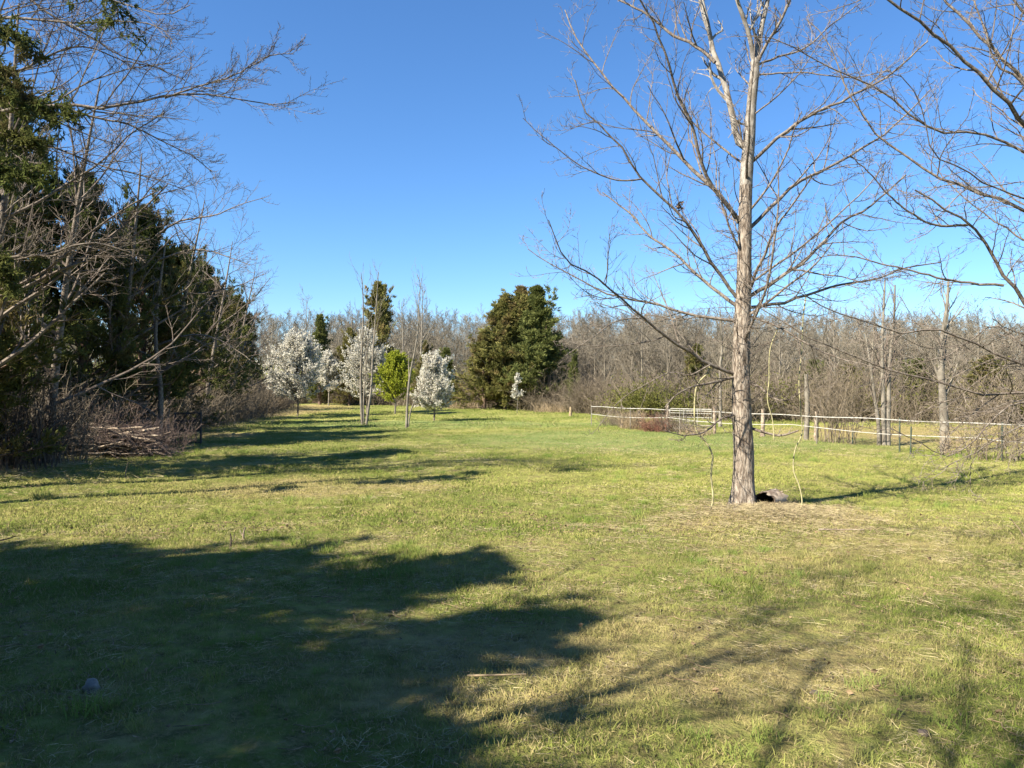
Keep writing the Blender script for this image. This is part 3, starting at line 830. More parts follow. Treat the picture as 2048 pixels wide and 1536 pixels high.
# hanging cedar bough above the side tree's limbs
def cedar_bough():
    t = thing('cedar_tree', 'dark cedar at the corner with drooping boughs over bare limbs', 'cedar', (0, 0, 0))
    x, y, _ = stand(-175, 11.0)
    MB().tubes(np.array([[x, y, -0.05], [x, y, 3], [x + .1, y, 6], [x, y, 8.5]]), np.array([.16, .12, .08, .03]), 10).build('trunk', M_CEDARB, t, True)
    for pix, w in (([(-170, -140), (40, -130), (160, -70), (228, 0), (238, 60)], 7), ([(-170, 190), (-60, 180), (30, 200), (100, 225), (150, 235)], 8), ([(-170, 260), (-60, 255), (20, 270), (80, 280)], 7),
                   ([(-170, 470), (-60, 480), (0, 530), (30, 570)], 7), ([(-170, 120), (-60, 120), (10, 160), (70, 215)], 7), ([(-170, 330), (-60, 330), (30, 350), (90, 340)], 7), ([(-170, 60), (-60, 50), (20, 70), (60, 110)], 6)):
        pts = [unproj(a, b, 11.0) for a, b in pix]
        P, L = resample(pts, 12)
        R = np.linspace(w, 1.5, 12) * .5 * 11 / F
        m = MB().tubes(P, R, 6, 0)
        b, br, bl = spawn(P[None], R[None], np.array([L]), 44, 0.4, 1.0, 20, 70, 0.24, -0.02, 0.15, 0.5, 5, shrink=0.5)
        m.tubes(b, br, 3, 0)
        f = rng.random((len(b), 22)); i = np.minimum((f * 4).astype(int), 3); g = (f * 4 - i)[..., None]; r_ = np.arange(len(b))[:, None]
        pos = (b[r_, i] * (1 - g) + b[r_, i + 1] * g).reshape(-1, 3)
        for q in range(2):
            m.cards(pos, rng.normal(size=pos.shape) + np.repeat(norm(b[:, -1] - b[:, 0]), 22, 0) * 1.2, rng.uniform(.05, .13, len(pos)), 0.022, 1)
        m.build('bough', [M_CEDARB, M_CEDAR], t)
cedar_bough()

# ------------------------------------------------------------------ flowering and young trees on the lawn
blossom_tree('flowering_pear', 'largest white flowering tree, round crown low on thin trunk', 'tree', stand(595, 43), M_BLOSSOM, M_LIMB, 5.35, 2.15, 0.95, 0.05, 150, 9, 27, 0.08, leaves=3)
blossom_tree('flowering_pear', 'slim white flowering tree behind the largest one', 'tree', stand(657, 64), M_BLOSSOM, M_WOODP, 5.4, 1.6, 1.3, 0.07, 95, 8, 20, 0.09, leaves=3)
blossom_tree('flowering_pear', 'tall white flowering tree behind the bare tree with three stems', 'tree', stand(733, 48), M_BLOSSOM, M_LIMB, 6.2, 2.1, 1.0, 0.06, 130, 9, 22, 0.08, leaves=2)
blossom_tree('flowering_pear', 'smallest white flowering tree on the lawn, egg-shaped crown', 'tree', stand(868, 37.5), M_BLOSSOM, M_LIMB, 3.75, 1.35, 0.65, 0.05, 110, 8, 27, 0.068, leaves=1)
blossom_tree('young_leafing_tree', 'bright yellow-green leafing tree between the white flowering trees', 'tree', stand(790, 46), M_YLEAF, M_WOODP, 4.35, 1.55, 0.75, 0.06, 120, 9, 25, 0.085)
blossom_tree('flowering_pear', 'thin wispy white flowering sapling in front of the tall cedars', 'tree', stand(1034, 46), M_BLOSSOM, M_WOODP, 2.7, 0.36, 1.0, 0.02, 16, 5, 9, 0.10)

def stems_tree(name, label, d, stems, tm, cm, nb=16, nt=7, up=0.12, rm=0.007):
    t = thing(name, label, 'tree', (0, 0, 0))
    for pix, w0, w1 in stems:
        pts = [unproj(a, b, d) for a, b in pix]; pts[0][2] = gz(pts[0][0], d) - 0.05
        P, L = resample(pts, 22)
        R = np.linspace(w0, w1, 22) * .5 * d / F
        m = MB().tubes(P, R, 8)
        m.build('stem', tm, t, True)
        a, ar, al = spawn(P[None], R[None], np.array([L]), nb, 0.3, 1.0, 18, 42, 0.28, up, 0.07, 0.45, 7, rmin=rm, shrink=0.4)
        b, br, bl = spawn(a, ar, al, nt, 0.2, 1.0, 18, 42, 0.4, up, 0.09, 0.6, 4, rmin=rm)
        MB().tubes(a, ar, 4).tubes(b, br, 3).build('crown', cm, t)
    return t
stems_tree('slender_bare_tree', 'slender pale bare tree with three stems from one foot', 33.5,
           [([(725, 852), (722, 800), (722, 740), (726, 650), (726, 590), (722, 545)], 6, 1.2), ([(732, 852), (738, 810), (743, 770), (746, 700), (752, 620), (757, 545)], 5.5, 1.2),
            ([(728, 852), (727, 815), (729, 770), (734, 710), (738, 640)], 3.5, 1.2)], M_WOODP, M_WOOD, 15, 4, 0.15, 0.006)
stems_tree('slender_bare_tree', 'slender pale bare tree leaning, beside the yellow-green tree', 32,
           [([(813, 856), (815, 800), (820, 750), (830, 700), (837, 650), (838, 600), (843, 556)], 5.5, 1.2), ([(816, 856), (822, 820), (840, 780), (850, 760)], 3, 1.5)], M_WOODP, M_WOOD, 15, 4, 0.10, 0.006)
for px, d, h, lab in ((842, 62, 10.4, 'tall bare tree behind the leaning slender one'), (806, 66, 9.6, 'tall bare tree right of the tallest cedar, at the wood edge'), (705, 72, 9.4, 'tall bare tree left of the tallest cedar, at the wood edge'),
                      (612, 95, 12.6, 'tall pale bare tree standing above the wood behind the largest flowering tree'), (545, 70, 8.0, 'bare tree at the wood edge by the tan path')):
    bare_tree('bare_tree', lab, 'tree', stand(px, d), h, 0.13, M_WOODP, M_WOODP, 'tall bare trees at the wood edge', k=(14, 7, 6), spread=0.28, ang=(22, 45), up=0.12, low=0.3, tw_r=0.010, nsd=(6, 4, 3))

# ------------------------------------------------------------------ bare trees on the paddock side
stems_tree('bare_tree', 'cluster of pale bare trunks from one foot at the fence', 22.7,
           [([(1758, 890), (1757, 850), (1750, 800), (1742, 740), (1730, 660)], 9, 3), ([(1768, 890), (1767, 840), (1766, 770), (1764, 700), (1770, 560)], 11, 3),
            ([(1776, 890), (1776, 850), (1777, 800), (1780, 720), (1788, 640), (1790, 570)], 11, 3)], M_WOODP, M_TWIG, 14, 7, 0.08, 0.005)
stems_tree('bare_tree', 'single thick pale trunk standing at the fence', 20.3,
           [([(1890, 908), (1889, 860), (1886, 800), (1882, 740), (1882, 690), (1893, 620), (1897, 560)], 20, 4)], M_WOODP, M_WOODP, 18, 8, 0.05, 0.005)
stems_tree('bare_tree', 'thin grey bare tree behind the big tree, near the gate', 32, [([(1440, 848), (1441, 800), (1440, 740), (1444, 690), (1440, 620)], 7, 2)], M_WOODP, M_WOOD, 16, 7, 0.05)
for px, d, h, lab in ((1210, 49, 5.4, 'bare grey tree beyond the end of the fence'), (1285, 44, 5.8, 'bare grey tree behind the tan grass by the fence'), (1335, 47, 6.0, 'bare grey tree behind the red briar'),
                      (1560, 42, 6.0, 'bare grey tree behind the fence post beside the big tree'), (1670, 44, 6.6, 'bare grey tree behind the thorny scrub at the fence'), (1745, 46, 7.6, 'tall bare tree behind the cluster of pale trunks'),
                      (1955, 40, 6.0, 'bare grey tree behind the stump thicket'), (1190, 60, 6.6, 'bare grey tree behind the small narrow cedar'), (1600, 56, 7.6, 'bare tree above the wood behind the pole snag')):
    bare_tree('bare_tree', lab, 'tree', stand(px, d), h, 0.10, M_WOOD, M_WOOD, 'bare trees behind the paddock', k=(15, 7, 6), spread=0.42, ang=(28, 60), up=0.06, low=0.18, tw_r=0.008, nsd=(6, 4, 3))

# ------------------------------------------------------------------ the big bare tree on the lawn
def big_tree():
    D = 11.0
    t = thing('big_bare_tree', 'big leafless tree with furrowed trunk standing alone on the lawn', 'tree', (0, 0, 0))
    pix = [(1487, 1030, 52), (1487, 1005, 46), (1487, 960, 42.5), (1487, 900, 41), (1484, 830, 39), (1482, 760, 37), (1483, 690, 35), (1485, 640, 34), (1488, 560, 30), (1489, 500, 28), (1491, 400, 27), (1494, 330, 27), (1498, 285, 25), (1503, 210, 20), (1509, 150, 19), (1511, 118, 17)]
    pts, L = resample([unproj(a, b, D) for a, b, _ in pix], 170)
    zz = [unproj(a, b, D)[2] for a, b, _ in pix]
    rr = np.interp(pts[:, 2], zz, [w * .47 * D / F for *_, w in pix])
    # furrowed skin: rings with ridges running up the stem
    S = 40
    a = np.arange(S) * 2 * np.pi / S
    ph = rng.uniform(0, 6.28, 8)
    Z, A = np.meshgrid(pts[:, 2], a, indexing='ij')
    ridge = np.abs(np.sin(A * 7 + 1.6 * np.sin(Z * 5 + ph[0]) + 0.9 * np.sin(Z * 13 + A * 3 + ph[1]))) + 0.6 * np.abs(np.sin(A * 11 + 2.1 * np.sin(Z * 7 + ph[2]) + A * 2 + ph[3]))
    flare = np.exp(-np.clip(Z, 0, None) / 0.20) * (0.055 + 0.045 * np.sin(A * 5 + ph[4]))
    bump = 0.012 * np.sin(A * 2 + Z * 2.3 + ph[5]) + 0.008 * np.sin(A * 3 - Z * 4.1 + ph[6])
    k = np.clip(1.35 - Z / 5.5, 0.15, 1)
    Rr = rr[:, None] * (1 + bump) + 0.0075 * k * (ridge - 0.9) + flare
    V = np.stack([pts[:, 0:1] + Rr * np.cos(A), pts[:, 1:2] + Rr * np.sin(A), np.repeat(pts[:, 2:3], S, 1)], -1)
    i, j = np.meshgrid(np.arange(len(pts) - 1), np.arange(S), indexing='ij')
    jn = (j + 1) % S
    Q = np.stack([i * S + j, i * S + jn, (i + 1) * S + jn, (i + 1) * S + j], -1)
    low = Q[pts[:-1, 2] < 4.6]; high = Q[pts[:-1, 2] >= 4.6]
    m = MB().quads(V, low, 0); m.n -= len(m.V[-1]); m.V.pop(); m.quads(V, high, 1)
    m.build('trunk', [M_TRUNK, M_PALE], t, True)
    # leaders
    kw = dict(nb=16, nt=7, n3=2, rm=0.0030, l1=0.38, l2=0.5, up1=0.07, up2=0.15, curl=0.09, curl2=0.17)
    limbs = [  # pixels, tip depth offset, width at base and tip, pale bark
        ([(1498, 300), (1478, 285), (1466, 240), (1456, 195), (1440, 140), (1426, 100), (1413, 40), (1402, -20), (1390, -120)], 0.5, 18, 8, 1),
        ([(1511, 130), (1498, 70), (1484, 30), (1472, -10), (1455, -90), (1440, -180)], -0.4, 13, 7, 1),
        ([(1511, 130), (1520, 70), (1530, 20), (1537, -10), (1548, -100), (1552, -200)], 0.4, 14, 7, 1),
        ([(1513, 130), (1535, 85), (1560, 45), (1580, 0), (1610, -60)], -0.6, 9, 5, 0),
        ([(1430, 125), (1390, 90), (1340, 66), (1300, 32), (1245, 2), (1200, -20)], 0.8, 9, 4, 0),
        ([(1478, 440), (1420, 365), (1402, 325), (1386, 255), (1352, 180), (1332, 110), (1302, 40), (1275, -10)], -1.0, 11, 4, 0),
        ([(1478, 445), (1440, 392), (1400, 352), (1322, 276), (1242, 192), (1192, 132), (1150, 72), (1130, 20)], 1.2, 11, 3, 0),
        ([(1478, 600), (1420, 520), (1362, 430), (1322, 395), (1270, 342), (1246, 300), (1200, 252), (1166, 216), (1150, 160)], -0.6, 10, 3, 0),
        ([(1282, 358), (1232, 360), (1162, 332), (1120, 300), (1072, 262), (1046, 236)], -0.7, 4.5, 1.8, 0),
        ([(1478, 615), (1396, 553), (1352, 508), (1294, 467), (1264, 430), (1205, 385)], 1.3, 9, 3, 0),
        ([(1478, 642), (1392, 632), (1302, 606), (1222, 590), (1162, 560), (1112, 531), (1080, 515), (1056, 498)], 0.4, 8, 2, 0),
        ([(1478, 750), (1420, 730), (1382, 706), (1342, 681), (1290, 640), (1242, 596), (1182, 546), (1132, 520), (1110, 480), (1097, 440)], -1.4, 11, 2.2, 0),
        ([(1284, 636), (1232, 642), (1192, 670), (1130, 712)], -0.9, 4, 1.6, 0),
        ([(1475, 752), (1430, 765), (1386, 773), (1352, 790), (1330, 815)], -0.7, 8, 3, 0),
        ([(1475, 828), (1442, 838), (1412, 862), (1372, 871), (1330, 862)], -0.8, 6, 2, 0),
        ([(1420, 730), (1380, 750), (1340, 745), (1290, 770), (1240, 800), (1200, 850)], -1.2, 4, 1.6, 0),
        ([(1498, 458), (1536, 418), (1594, 366), (1676, 325), (1758, 276), (1812, 230), (1860, 180)], 1.0, 10, 3, 0),
        ([(1502, 325), (1512, 316), (1597, 243), (1692, 197), (1774, 153), (1856, 82)], -0.8, 10, 3.5, 0),
        ([(1495, 590), (1512, 545), (1530, 508), (1551, 456), (1592, 400), (1622, 355)], -1.1, 9, 3, 0),
        ([(1495, 596), (1560, 555), (1622, 510), (1682, 446), (1722, 424), (1752, 402), (1812, 350)], 0.6, 10, 4, 0),
        ([(1495, 615), (1560, 606), (1612, 590), (1682, 570), (1762, 554), (1812, 536), (1880, 525)], 1.2, 8, 3, 0),
        ([(1495, 630), (1560, 656), (1602, 681), (1662, 711), (1732, 730), (1800, 745)], -0.9, 6, 2, 0),
        ([(1498, 855), (1530, 865), (1562, 871), (1597, 861)], -0.4, 8, 4, 0),
        ([(1495, 765), (1520, 775), (1545, 795), (1575, 800), (1610, 780)], -0.6, 7, 2.5, 0),
        ([(1515, 130), (1560, 112), (1612, 95), (1662, 50), (1722, 5)], 0.5, 6, 2, 0),
        ([(1512, 150), (1600, 145), (1700, 155), (1780, 140)], -0.4, 5, 2, 0),
    ]
    for pix, off, w0, w1, pale in limbs:
        kk = dict(kw)
        if pale: kk.update(nb=9, l1=0.3)
        d0 = D if pix[0][0] > 1425 else D + off * 0.5
        if w0 < 6: kk.update(nb=9, nt=5)
        stub = pix[-1][0] == 1597
        if stub: kk.update(nb=3, nt=2)
        limb_mesh(pix, d0, D + off, w0, w1, **kk).build('limb', [M_PALE if pale else M_LIMB], t)
    # limbs pointing to and from the viewer
    T = pts[None]; TR = rr[None]
    a_, ar, al = spawn(T, TR, np.array([6.0]), 13, 0.34, 0.97, 45, 66, 0.5, 0.07, 0.07, 0.24, 14, rmin=0.010, rmax=0.022, bias=None, shrink=0.5)
    for q in range(len(a_)):
        b, br, bl = spawn(a_[q:q+1], ar[q:q+1], al[q:q+1], 10, 0.15, 1, 28, 60, 0.38, 0.05, 0.12, 0.5, 8, rmin=0.004, curl=0.08)
        c, cr, cl = spawn(b, br, bl, 6, 0.15, 1, 25, 60, 0.45, 0.1, 0.14, 0.6, 6, rmin=0.0036, curl=0.15)
        m = Limb(); m.tubes(a_[q:q+1], ar[q:q+1], 6); m.twigs = MB().tubes(b, br, 4).tubes(c, cr, 3); m.build('limb', [M_LIMB], t)
    # fine sprouts along the trunk
    a_, ar, al = spawn(T, TR, np.array([1.0]), 90, 0.22, 0.62, 50, 95, 0.9, 0.03, 0.2, 0.05, 8, rmin=0.004, rmax=0.006, curl=0.12, shrink=0.2)
    b, br, bl = spawn(a_, ar, al, 4, 0.2, 1, 25, 60, 0.5, 0.03, 0.18, 0.7, 5, rmin=0.0033, curl=0.12)
    MB().tubes(a_, ar, 4).tubes(b, br, 3).build('sprouts', [M_TWIG], t)
    # snagged ball of dead leaves
    c = unproj(1360, 412, 10.6)
    MB().cards(c + rng.normal(0, .022, (40, 3)), rng.normal(size=(40, 3)), 0.06, 0.03).build('dead_leaf_clump', M_DARKWOOD, t)
    # raised root collar hidden by stalks
    return t
big_tree()

# vines hanging from the tree to the ground
for pix, d0, d1, w, lab in (([(1420, 729), (1416, 745), (1394, 772), (1389, 820), (1393, 862), (1412, 885), (1425, 912), (1422, 950), (1426, 990), (1424, 1010), (1417, 1026)], 10.9, 10.75, 3.8, 'pale vine hanging in loose curves from a limb to the ground'),
                       ([(1612, 591), (1606, 640), (1604, 700), (1598, 760), (1602, 830), (1604, 868), (1590, 900), (1587, 940), (1598, 970), (1604, 1000), (1602, 1028)], 11.35, 10.8, 2.6, 'thin pale vine hanging to the ground past the broken limb stub'),
                       ([(1556, 655), (1540, 700), (1538, 760), (1535, 800), (1545, 840), (1548, 880)], 10.8, 10.6, 2.2, 'short loose vine end dangling above the hollow log')):
    pp = [unproj(a, b, d0 + (d1 - d0) * i / (len(pix) - 1)) for i, (a, b) in enumerate(pix)]
    P, L = resample(pp, 70)
    o = MB().tubes(P, np.full(70, w * .5 * d0 / F), 6, cap=True).build('hanging_vine', M_VINE, None, True)
    tag(o, lab, 'vine')

# hollow log at the tree's foot
def hollow_log():
    c = unproj(1541, 1010, 11.0); c[2] = float(gz(c[0], 11)) + 0.11
    t = thing('hollow_log', 'short hollow log with dark open end at the foot of the big tree', 'log', tuple(c))
    ax = norm(np.array([0.62, 0.55, 0.0])); u = np.array([0, 0, 1.0]); v = np.cross(ax, u)
    S, n = 28, 10
    a = np.arange(S) * 2 * np.pi / S
    def skin(r, l0, l1, jag):
        V = np.zeros((n, S, 3))
        for i in range(n):
            f = i / (n - 1)
            rr = r * (1 + 0.07 * np.sin(a * 3 + 1) + 0.05 * np.sin(a * 5 + f * 4) + 0.03 * rng.normal(size=S))
            l = l0 + (l1 - l0) * f + (jag * rng.normal(size=S) if i in (0, n - 1) else 0)
            V[i] = ax * np.asarray(l).reshape(-1, 1) + (np.cos(a) * rr)[:, None] * v + (np.sin(a) * rr)[:, None] * u
        return V
    o_, i_ = skin(0.15, -0.16, 0.20, 0.03), skin(0.132, -0.15, 0.17, 0.02)
    i, j = np.meshgrid(np.arange(n - 1), np.arange(S), indexing='ij'); jn = (j + 1) % S
    Q = np.stack([i * S + j, i * S + jn, (i + 1) * S + jn, (i + 1) * S + j], -1).reshape(-1, 4)
    MB().quads(o_, Q).build('bark', M_DEAD, t, True)
    inn = MB().quads(i_, Q[:, ::-1])
    inn.tris(np.vstack([i_[-1], i_[-1].mean(0)]), np.array([[k, (k + 1) % S, S] for k in range(S)]))
    inn.build('hollow', M_HOLLOWSHADE, t, True)  # inside coloured near-black as its shade, though sun reaches in
    rim = np.stack([o_[0], i_[0]], 0)
    jj = np.arange(S); MB().quads(rim, np.stack([jj, (jj + 1) % S, S + (jj + 1) % S, S + jj], 1)).build('rim', M_DARKWOOD, t)
hollow_log()

# ------------------------------------------------------------------ bare tree beyond the right edge, limbs reaching in
def right_tree():
    D = 8.2
    t = thing('bare_tree', 'leafless tree at the edge with long arching limbs reaching in', 'tree', (0, 0, 0))
    x0 = (2420 - CX) / F * D
    z0 = float(gz(x0, D))
    T, L = resample([(x0, D, z0 - 0.05), (x0 - 0.05, D, 1.2), (x0 - 0.1, D, 2.6), (x0 - 0.15, D, 4.4), (x0, D, 7.2)], 40)
    MB().tubes(T, np.linspace(0.19, 0.06, 40), 16).build('trunk', M_TRUNK, t, True)
    kw = dict(nb=17, nt=8, n3=2, rm=0.0026, l1=0.34, l2=0.42, up1=0.02, up2=0.05, curl=0.06, curl2=0.1)
    sx = 2405
    limbs = [
        ([(sx, 1000), (2200, 850), (2100, 690), (2048, 608), (2020, 570), (1996, 530), (1970, 482), (1935, 447), (1890, 420), (1830, 380)], 7.6, 22, 4),
        ([(1935, 450), (1880, 452), (1838, 436), (1788, 400), (1742, 350), (1700, 310)], 7.4, 7, 2.5),
        ([(sx, 640), (2200, 490), (2048, 420), (1960, 385), (1870, 350), (1796, 306), (1742, 255), (1709, 208), (1687, 167), (1654, 82), (1612, 38)], 8.8, 13, 2.5),
        ([(sx, 600), (2200, 400), (2048, 247), (2006, 197), (1928, 118), (1829, 38), (1774, -5), (1700, -60)], 7.2, 18, 5),
        ([(sx, 500), (2200, 300), (2048, 158), (2000, 112), (1960, 70), (1920, 30), (1880, -10), (1820, -90)], 9.0, 16, 5),
        ([(sx, 480), (2200, 310), (2048, 168), (1992, 130), (1975, 82), (1960, 40), (1945, -10)], 8.4, 12, 4),
        ([(sx, 560), (2200, 400), (2048, 302), (2006, 282), (1938, 263), (1884, 265), (1842, 252), (1802, 213), (1746, 175), (1676, 142), (1583, 93), (1500, 71)], 7.4, 12, 2),
        ([(sx, 620), (2200, 480), (2048, 398), (1972, 370), (1920, 335), (1870, 318), (1860, 290), (1835, 200), (1800, 150)], 7.0, 9, 2),
        ([(2007, 571), (1932, 565), (1872, 555), (1832, 543), (1772, 530), (1692, 510), (1642, 515), (1602, 530)], 7.8, 7, 2),
        ([(sx, 960), (2200, 820), (2048, 730), (2000, 710), (1952, 685), (1930, 673), (1890, 671), (1868, 658), (1812, 658), (1790, 662), (1742, 646), (1682, 630), (1602, 590), (1522, 560)], 7.2, 11, 2),
        ([(sx, 980), (2200, 810), (2048, 785), (1992, 789), (1942, 786), (1892, 770), (1852, 755), (1782, 740), (1702, 711), (1642, 690), (1582, 650), (1512, 612)], 7.8, 10, 2.2),
        ([(sx, 1010), (2200, 840), (2048, 806), (1992, 832), (1952, 876), (1902, 912), (1862, 896), (1812, 870), (1782, 856)], 7.0, 8, 1.8),
        ([(sx, 1020), (2200, 870), (2060, 850), (2000, 880), (1942, 906), (1880, 940)], 6.8, 7, 1.8),
        ([(sx, 900), (2200, 720), (2060, 700), (1990, 650), (1920, 700), (1850, 720), (1760, 700)], 8.8, 7, 2),
        ([(sx, 430), (2200, 200), (2060, 40), (1990, -40), (1930, -120)], 8.0, 13, 4),
        ([(sx, 450), (2200, 220), (2100, 60), (2048, -20), (2010, -100)], 7.6, 13, 4),
        ([(sx, 700), (2240, 600), (2048, 480), (1960, 420), (1890, 360), (1850, 300)], 9.2, 9, 2),
        ([(sx, 940), (2240, 830), (2048, 850), (1960, 800), (1900, 800), (1830, 830)], 8.4, 7, 2),
    ]
    for pix, d1, w0, w1 in limbs:
        d0 = D if pix[0][0] >= 2300 else 7.75
        kk = dict(kw); kk['s0'] = 0.3 if pix[0][0] >= 2300 else 0.1
        if pix[0][0] >= 2300: kk.update(l1=0.24, nb=20)
        limb_mesh(pix, d0, d1, w0, w1, n=26, **kk).build('limb', [M_LIMB], t)
right_tree()

# bare tree behind the viewer whose branch shadows streak the near lawn
bare_tree('bare_tree', 'leafless tree behind the viewer streaking the near lawn with shadow', 'tree', (-5.3, 0.9, 0.0), 9.6, 0.10, M_TRUNK, M_LIMB, k=(20, 9, 8), spread=0.46, ang=(30, 60), low=0.3, up=0.03, tw_r=0.006, topr=0.05, sway=0.12)

bare_tree('bare_tree', 'second leafless tree beside the viewer veiling the near lawn with twig shade', 'tree', (-3.4, -1.0, 0.0), 9.5, 0.13, M_TRUNK, M_LIMB, k=(18, 9, 8), spread=0.42, ang=(30, 65), low=0.42, up=0.03, tw_r=0.006)

# ------------------------------------------------------------------ fence, gate, posts
def fence():
    t = thing('tape_fence', 'low fence of two white tapes along the paddock', 'fence', (0, 0, 0))
    top = [(1183 + 827 * f, 813 + 36 * f, .85) for f in np.linspace(0, 1, 6)]
    def at(px, py, z):
        d = (H - z) * F / (py - CY); return np.array([(px - CX) / F * d, d, z])
    P = [at(*q) for q in top]; P.append(P[-1] + np.array([2.6, -1.0, 0.0]))
    pts, L = resample(P, 90)
    def tape(pts, hw, name):
        n = len(pts)
        d = norm(np.gradient(pts, axis=0)); side = norm(np.cross(d, [0, 0, 1.0])) * 0.004
        u = np.array([0, 0, hw])
        V = np.stack([pts - u - side, pts + u - side, pts + u + side, pts - u + side], 1)
        i = np.arange(n - 1)[:, None]; k = np.arange(4)[None]; kn = (k + 1) % 4
        MB().quads(V, np.stack([i * 4 + k, i * 4 + kn, (i + 1) * 4 + kn, (i + 1) * 4 + k], -1)).build(name, M_TAPE, t)
    pts[:, 2] += 0.012 * np.sin(np.linspace(0, 40, 90))
    tape(pts, 0.010, 'top_tape')
    low = pts.copy(); u = np.linspace(0, 1, 90)
    low[:, 2] = 0.57 - 0.09 * np.abs(np.sin(u * 11 + .4)) - 0.12 * np.clip((u - 0.6) * 2.5, 0, 1)
    low[:, 0] += 0.02
    tape(low, 0.0075, 'lower_tape')
    idx = [0, 12, 25, 39, 52, 64, 76, 88]
    for q, i in enumerate(idx):
        p = pts[i]; z = float(gz(p[0], p[1]))
        b = np.array([[p[0], p[1] + .03, z - 0.1], [p[0], p[1] + .03, z + .5], [p[0] + .005, p[1] + .03, .9]])
        po = MB().tubes(b, np.full(3, 0.022), 6, cap=True).build('post', M_TPOST if q in (5, 6) else M_WOODP, t, True)
        for zz in (p[2], low[i][2]):
            MB().tubes(np.array([[p[0], p[1] - .035, zz], [p[0], p[1] + .03, zz]]), np.array([.018, .018]), 6, cap=True).build('insulator', M_TAPE, po, True)
    return pts
FENCE = fence()

def gate():
    a = np.array([(1340 - CX) / F * 29.5, 29.5]); b = np.array([(1424 - CX) / F * 28.4, 28.4])
    t = thing('field_gate', 'grey tubular metal gate behind the white fence tapes', 'gate', (0, 0, 0))
    z0 = float(gz(*a))
    P = lambda f, z: np.array([*(a * (1 - f) + b * f), z0 + z])
    fr = np.array([P(0, .16), P(0, .84), P(0.02, .88), P(.98, .88), P(1, .84), P(1, .16), P(.98, .12), P(.02, .12), P(0, .16)])
    MB().tubes(fr, np.full(len(fr), .022), 6).build('frame', M_GATE, t, True)
    for z in (.28, .42, .57, .72):
        MB().tubes(np.array([P(0, z), P(1, z)]), np.full(2, .016), 6).build('rail', M_GATE, t, True)
    for f in (.33, .66):
        MB().tubes(np.array([P(f, .12), P(f, .88)]), np.full(2, .014), 6).build('upright', M_GATE, t, True)
    for f in (-.06, 1.06):
        MB().tubes(np.array([P(f, -.1), P(f, 1.0)]), np.full(2, .06), 8, cap=True).build('gate_post', M_DEAD, t, True)
gate()

def pole(name, label, cat, px, d, ytop, wpx, mat, lean=0.02):
    x, y, z = stand(px, d)
    h = H - (ytop - CY) / F * d - z
    n = 9
    zz = np.linspace(-0.1, h, n)
    P = np.stack([lean * np.sin(zz * 1.5), 0 * zz, zz], 1)
    r = wpx * .5 * d / F
    m = MB().tubes(P, r * (1 + .12 * rng.normal(size=n)) * np.linspace(1.1, .85, n), 10, cap=True)
    o = m.build(name, mat, None, True); o.location = (x, y, z)
    return tag(o, label, cat)
pole('pole_snag', 'tall pale broken pole snag standing at the fence', 'snag', 1612, 24.4, 748, 9, M_WOODP, 0.04)
pole('fence_post', 'short grey wooden post close beside the pole snag', 'post', 1632, 23.9, 822, 9, M_DEAD)
pole('fence_post', 'weathered wooden fence post just beyond the big tree', 'post', 1525, 26.5, 818, 8, M_DEAD)
pole('fence_post', 'thin dark metal stake between the two pale trees at the fence', 'post', 1821, 19.8, 853, 3, M_TPOST)
pole('fence_post', 'thin dark metal stake beside the thorny scrub at the fence', 'post', 1705, 22.6, 858, 2.6, M_TPOST)
pole('stake', 'short tan stake at the field edge beside the small cedar', 'stake', 1141, 43, 814, 6, M_TALLDRY)

def scrub(name, label, cat, px, d, nst, rad_, h0, h1, mat, wr=0.006, lean=.25, kids=6, up=0.03, lk=0.4, group=None, arch=0.0):
    x, y, z = stand(px, d)
    a = rng.uniform(0, 6.28, nst); r = rad_ * np.sqrt(rng.random(nst))
    A = np.zeros((nst, 7, 3)); A[:, 0] = np.stack([r * np.cos(a), r * np.sin(a), np.full(nst, -.04)], 1)
    dd = norm(np.stack([rng.normal(0, lean, nst), rng.normal(0, lean, nst), np.ones(nst)], 1)); hh = rng.uniform(h0, h1, nst)
    for j in range(1, 7):
        dd = norm(dd + .12 * rng.normal(size=dd.shape) + np.array([0, 0, -arch])); A[:, j] = A[:, j - 1] + dd * (hh / 6)[:, None]
    A[:, :, 2] = np.maximum(A[:, :, 2], -.04)
    R = np.full((nst, 1), wr) * rng.uniform(.6, 1.4, (nst, 1)) * np.linspace(1, .35, 7)[None]
    t = thing(name, label, cat, (x, y, z), group)
    MB().tubes(A, R, 4).build('stems', mat, t)['kind'] = 'stuff'
    if kids:
        b, br, bl = spawn(A, R, hh, kids, .2, 1, 25, 65, lk, up, .15, .7, 5, rmin=wr * .5)
        c, cr, cl = spawn(b, br, bl, 3, .2, 1, 25, 60, .5, up, .15, .8, 4, rmin=wr * .45)
        MB().tubes(b, br, 3).tubes(c, cr, 3).build('twigs', mat, t)['kind'] = 'stuff'
    return t
scrub('thorny_scrub', 'thorny leafless scrub at the fence beside the short wooden post', 'shrub', 1660, 23.4, 16, .35, 1.3, 3.2, M_BRUSH, .012, .14, 8)
scrub('thorny_scrub', 'thorny leafless scrub with many upright stems at the fence', 'shrub', 1690, 23.0, 20, .4, 1.2, 3.0, M_BRUSH, .011, .18, 8)
scrub('stump_thicket', 'brown thicket of cut stems at the paddock corner', 'shrub', 1990, 18.2, 40, .55, .5, 1.6, M_BRUSH, .011, .28, 6)
scrub('suckers', 'tuft of thin tan suckers at the foot of the thick pale trunk', 'shrub', 1905, 19.6, 30, .35, .4, .9, M_TALLDRY, .007, .3, 3)
scrub('red_briar', 'low reddish briar bush against the fence', 'shrub', 1312, 29.2, 170, .55, .35, .85, M_BRIAR, .007, .5, 5, arch=.12)
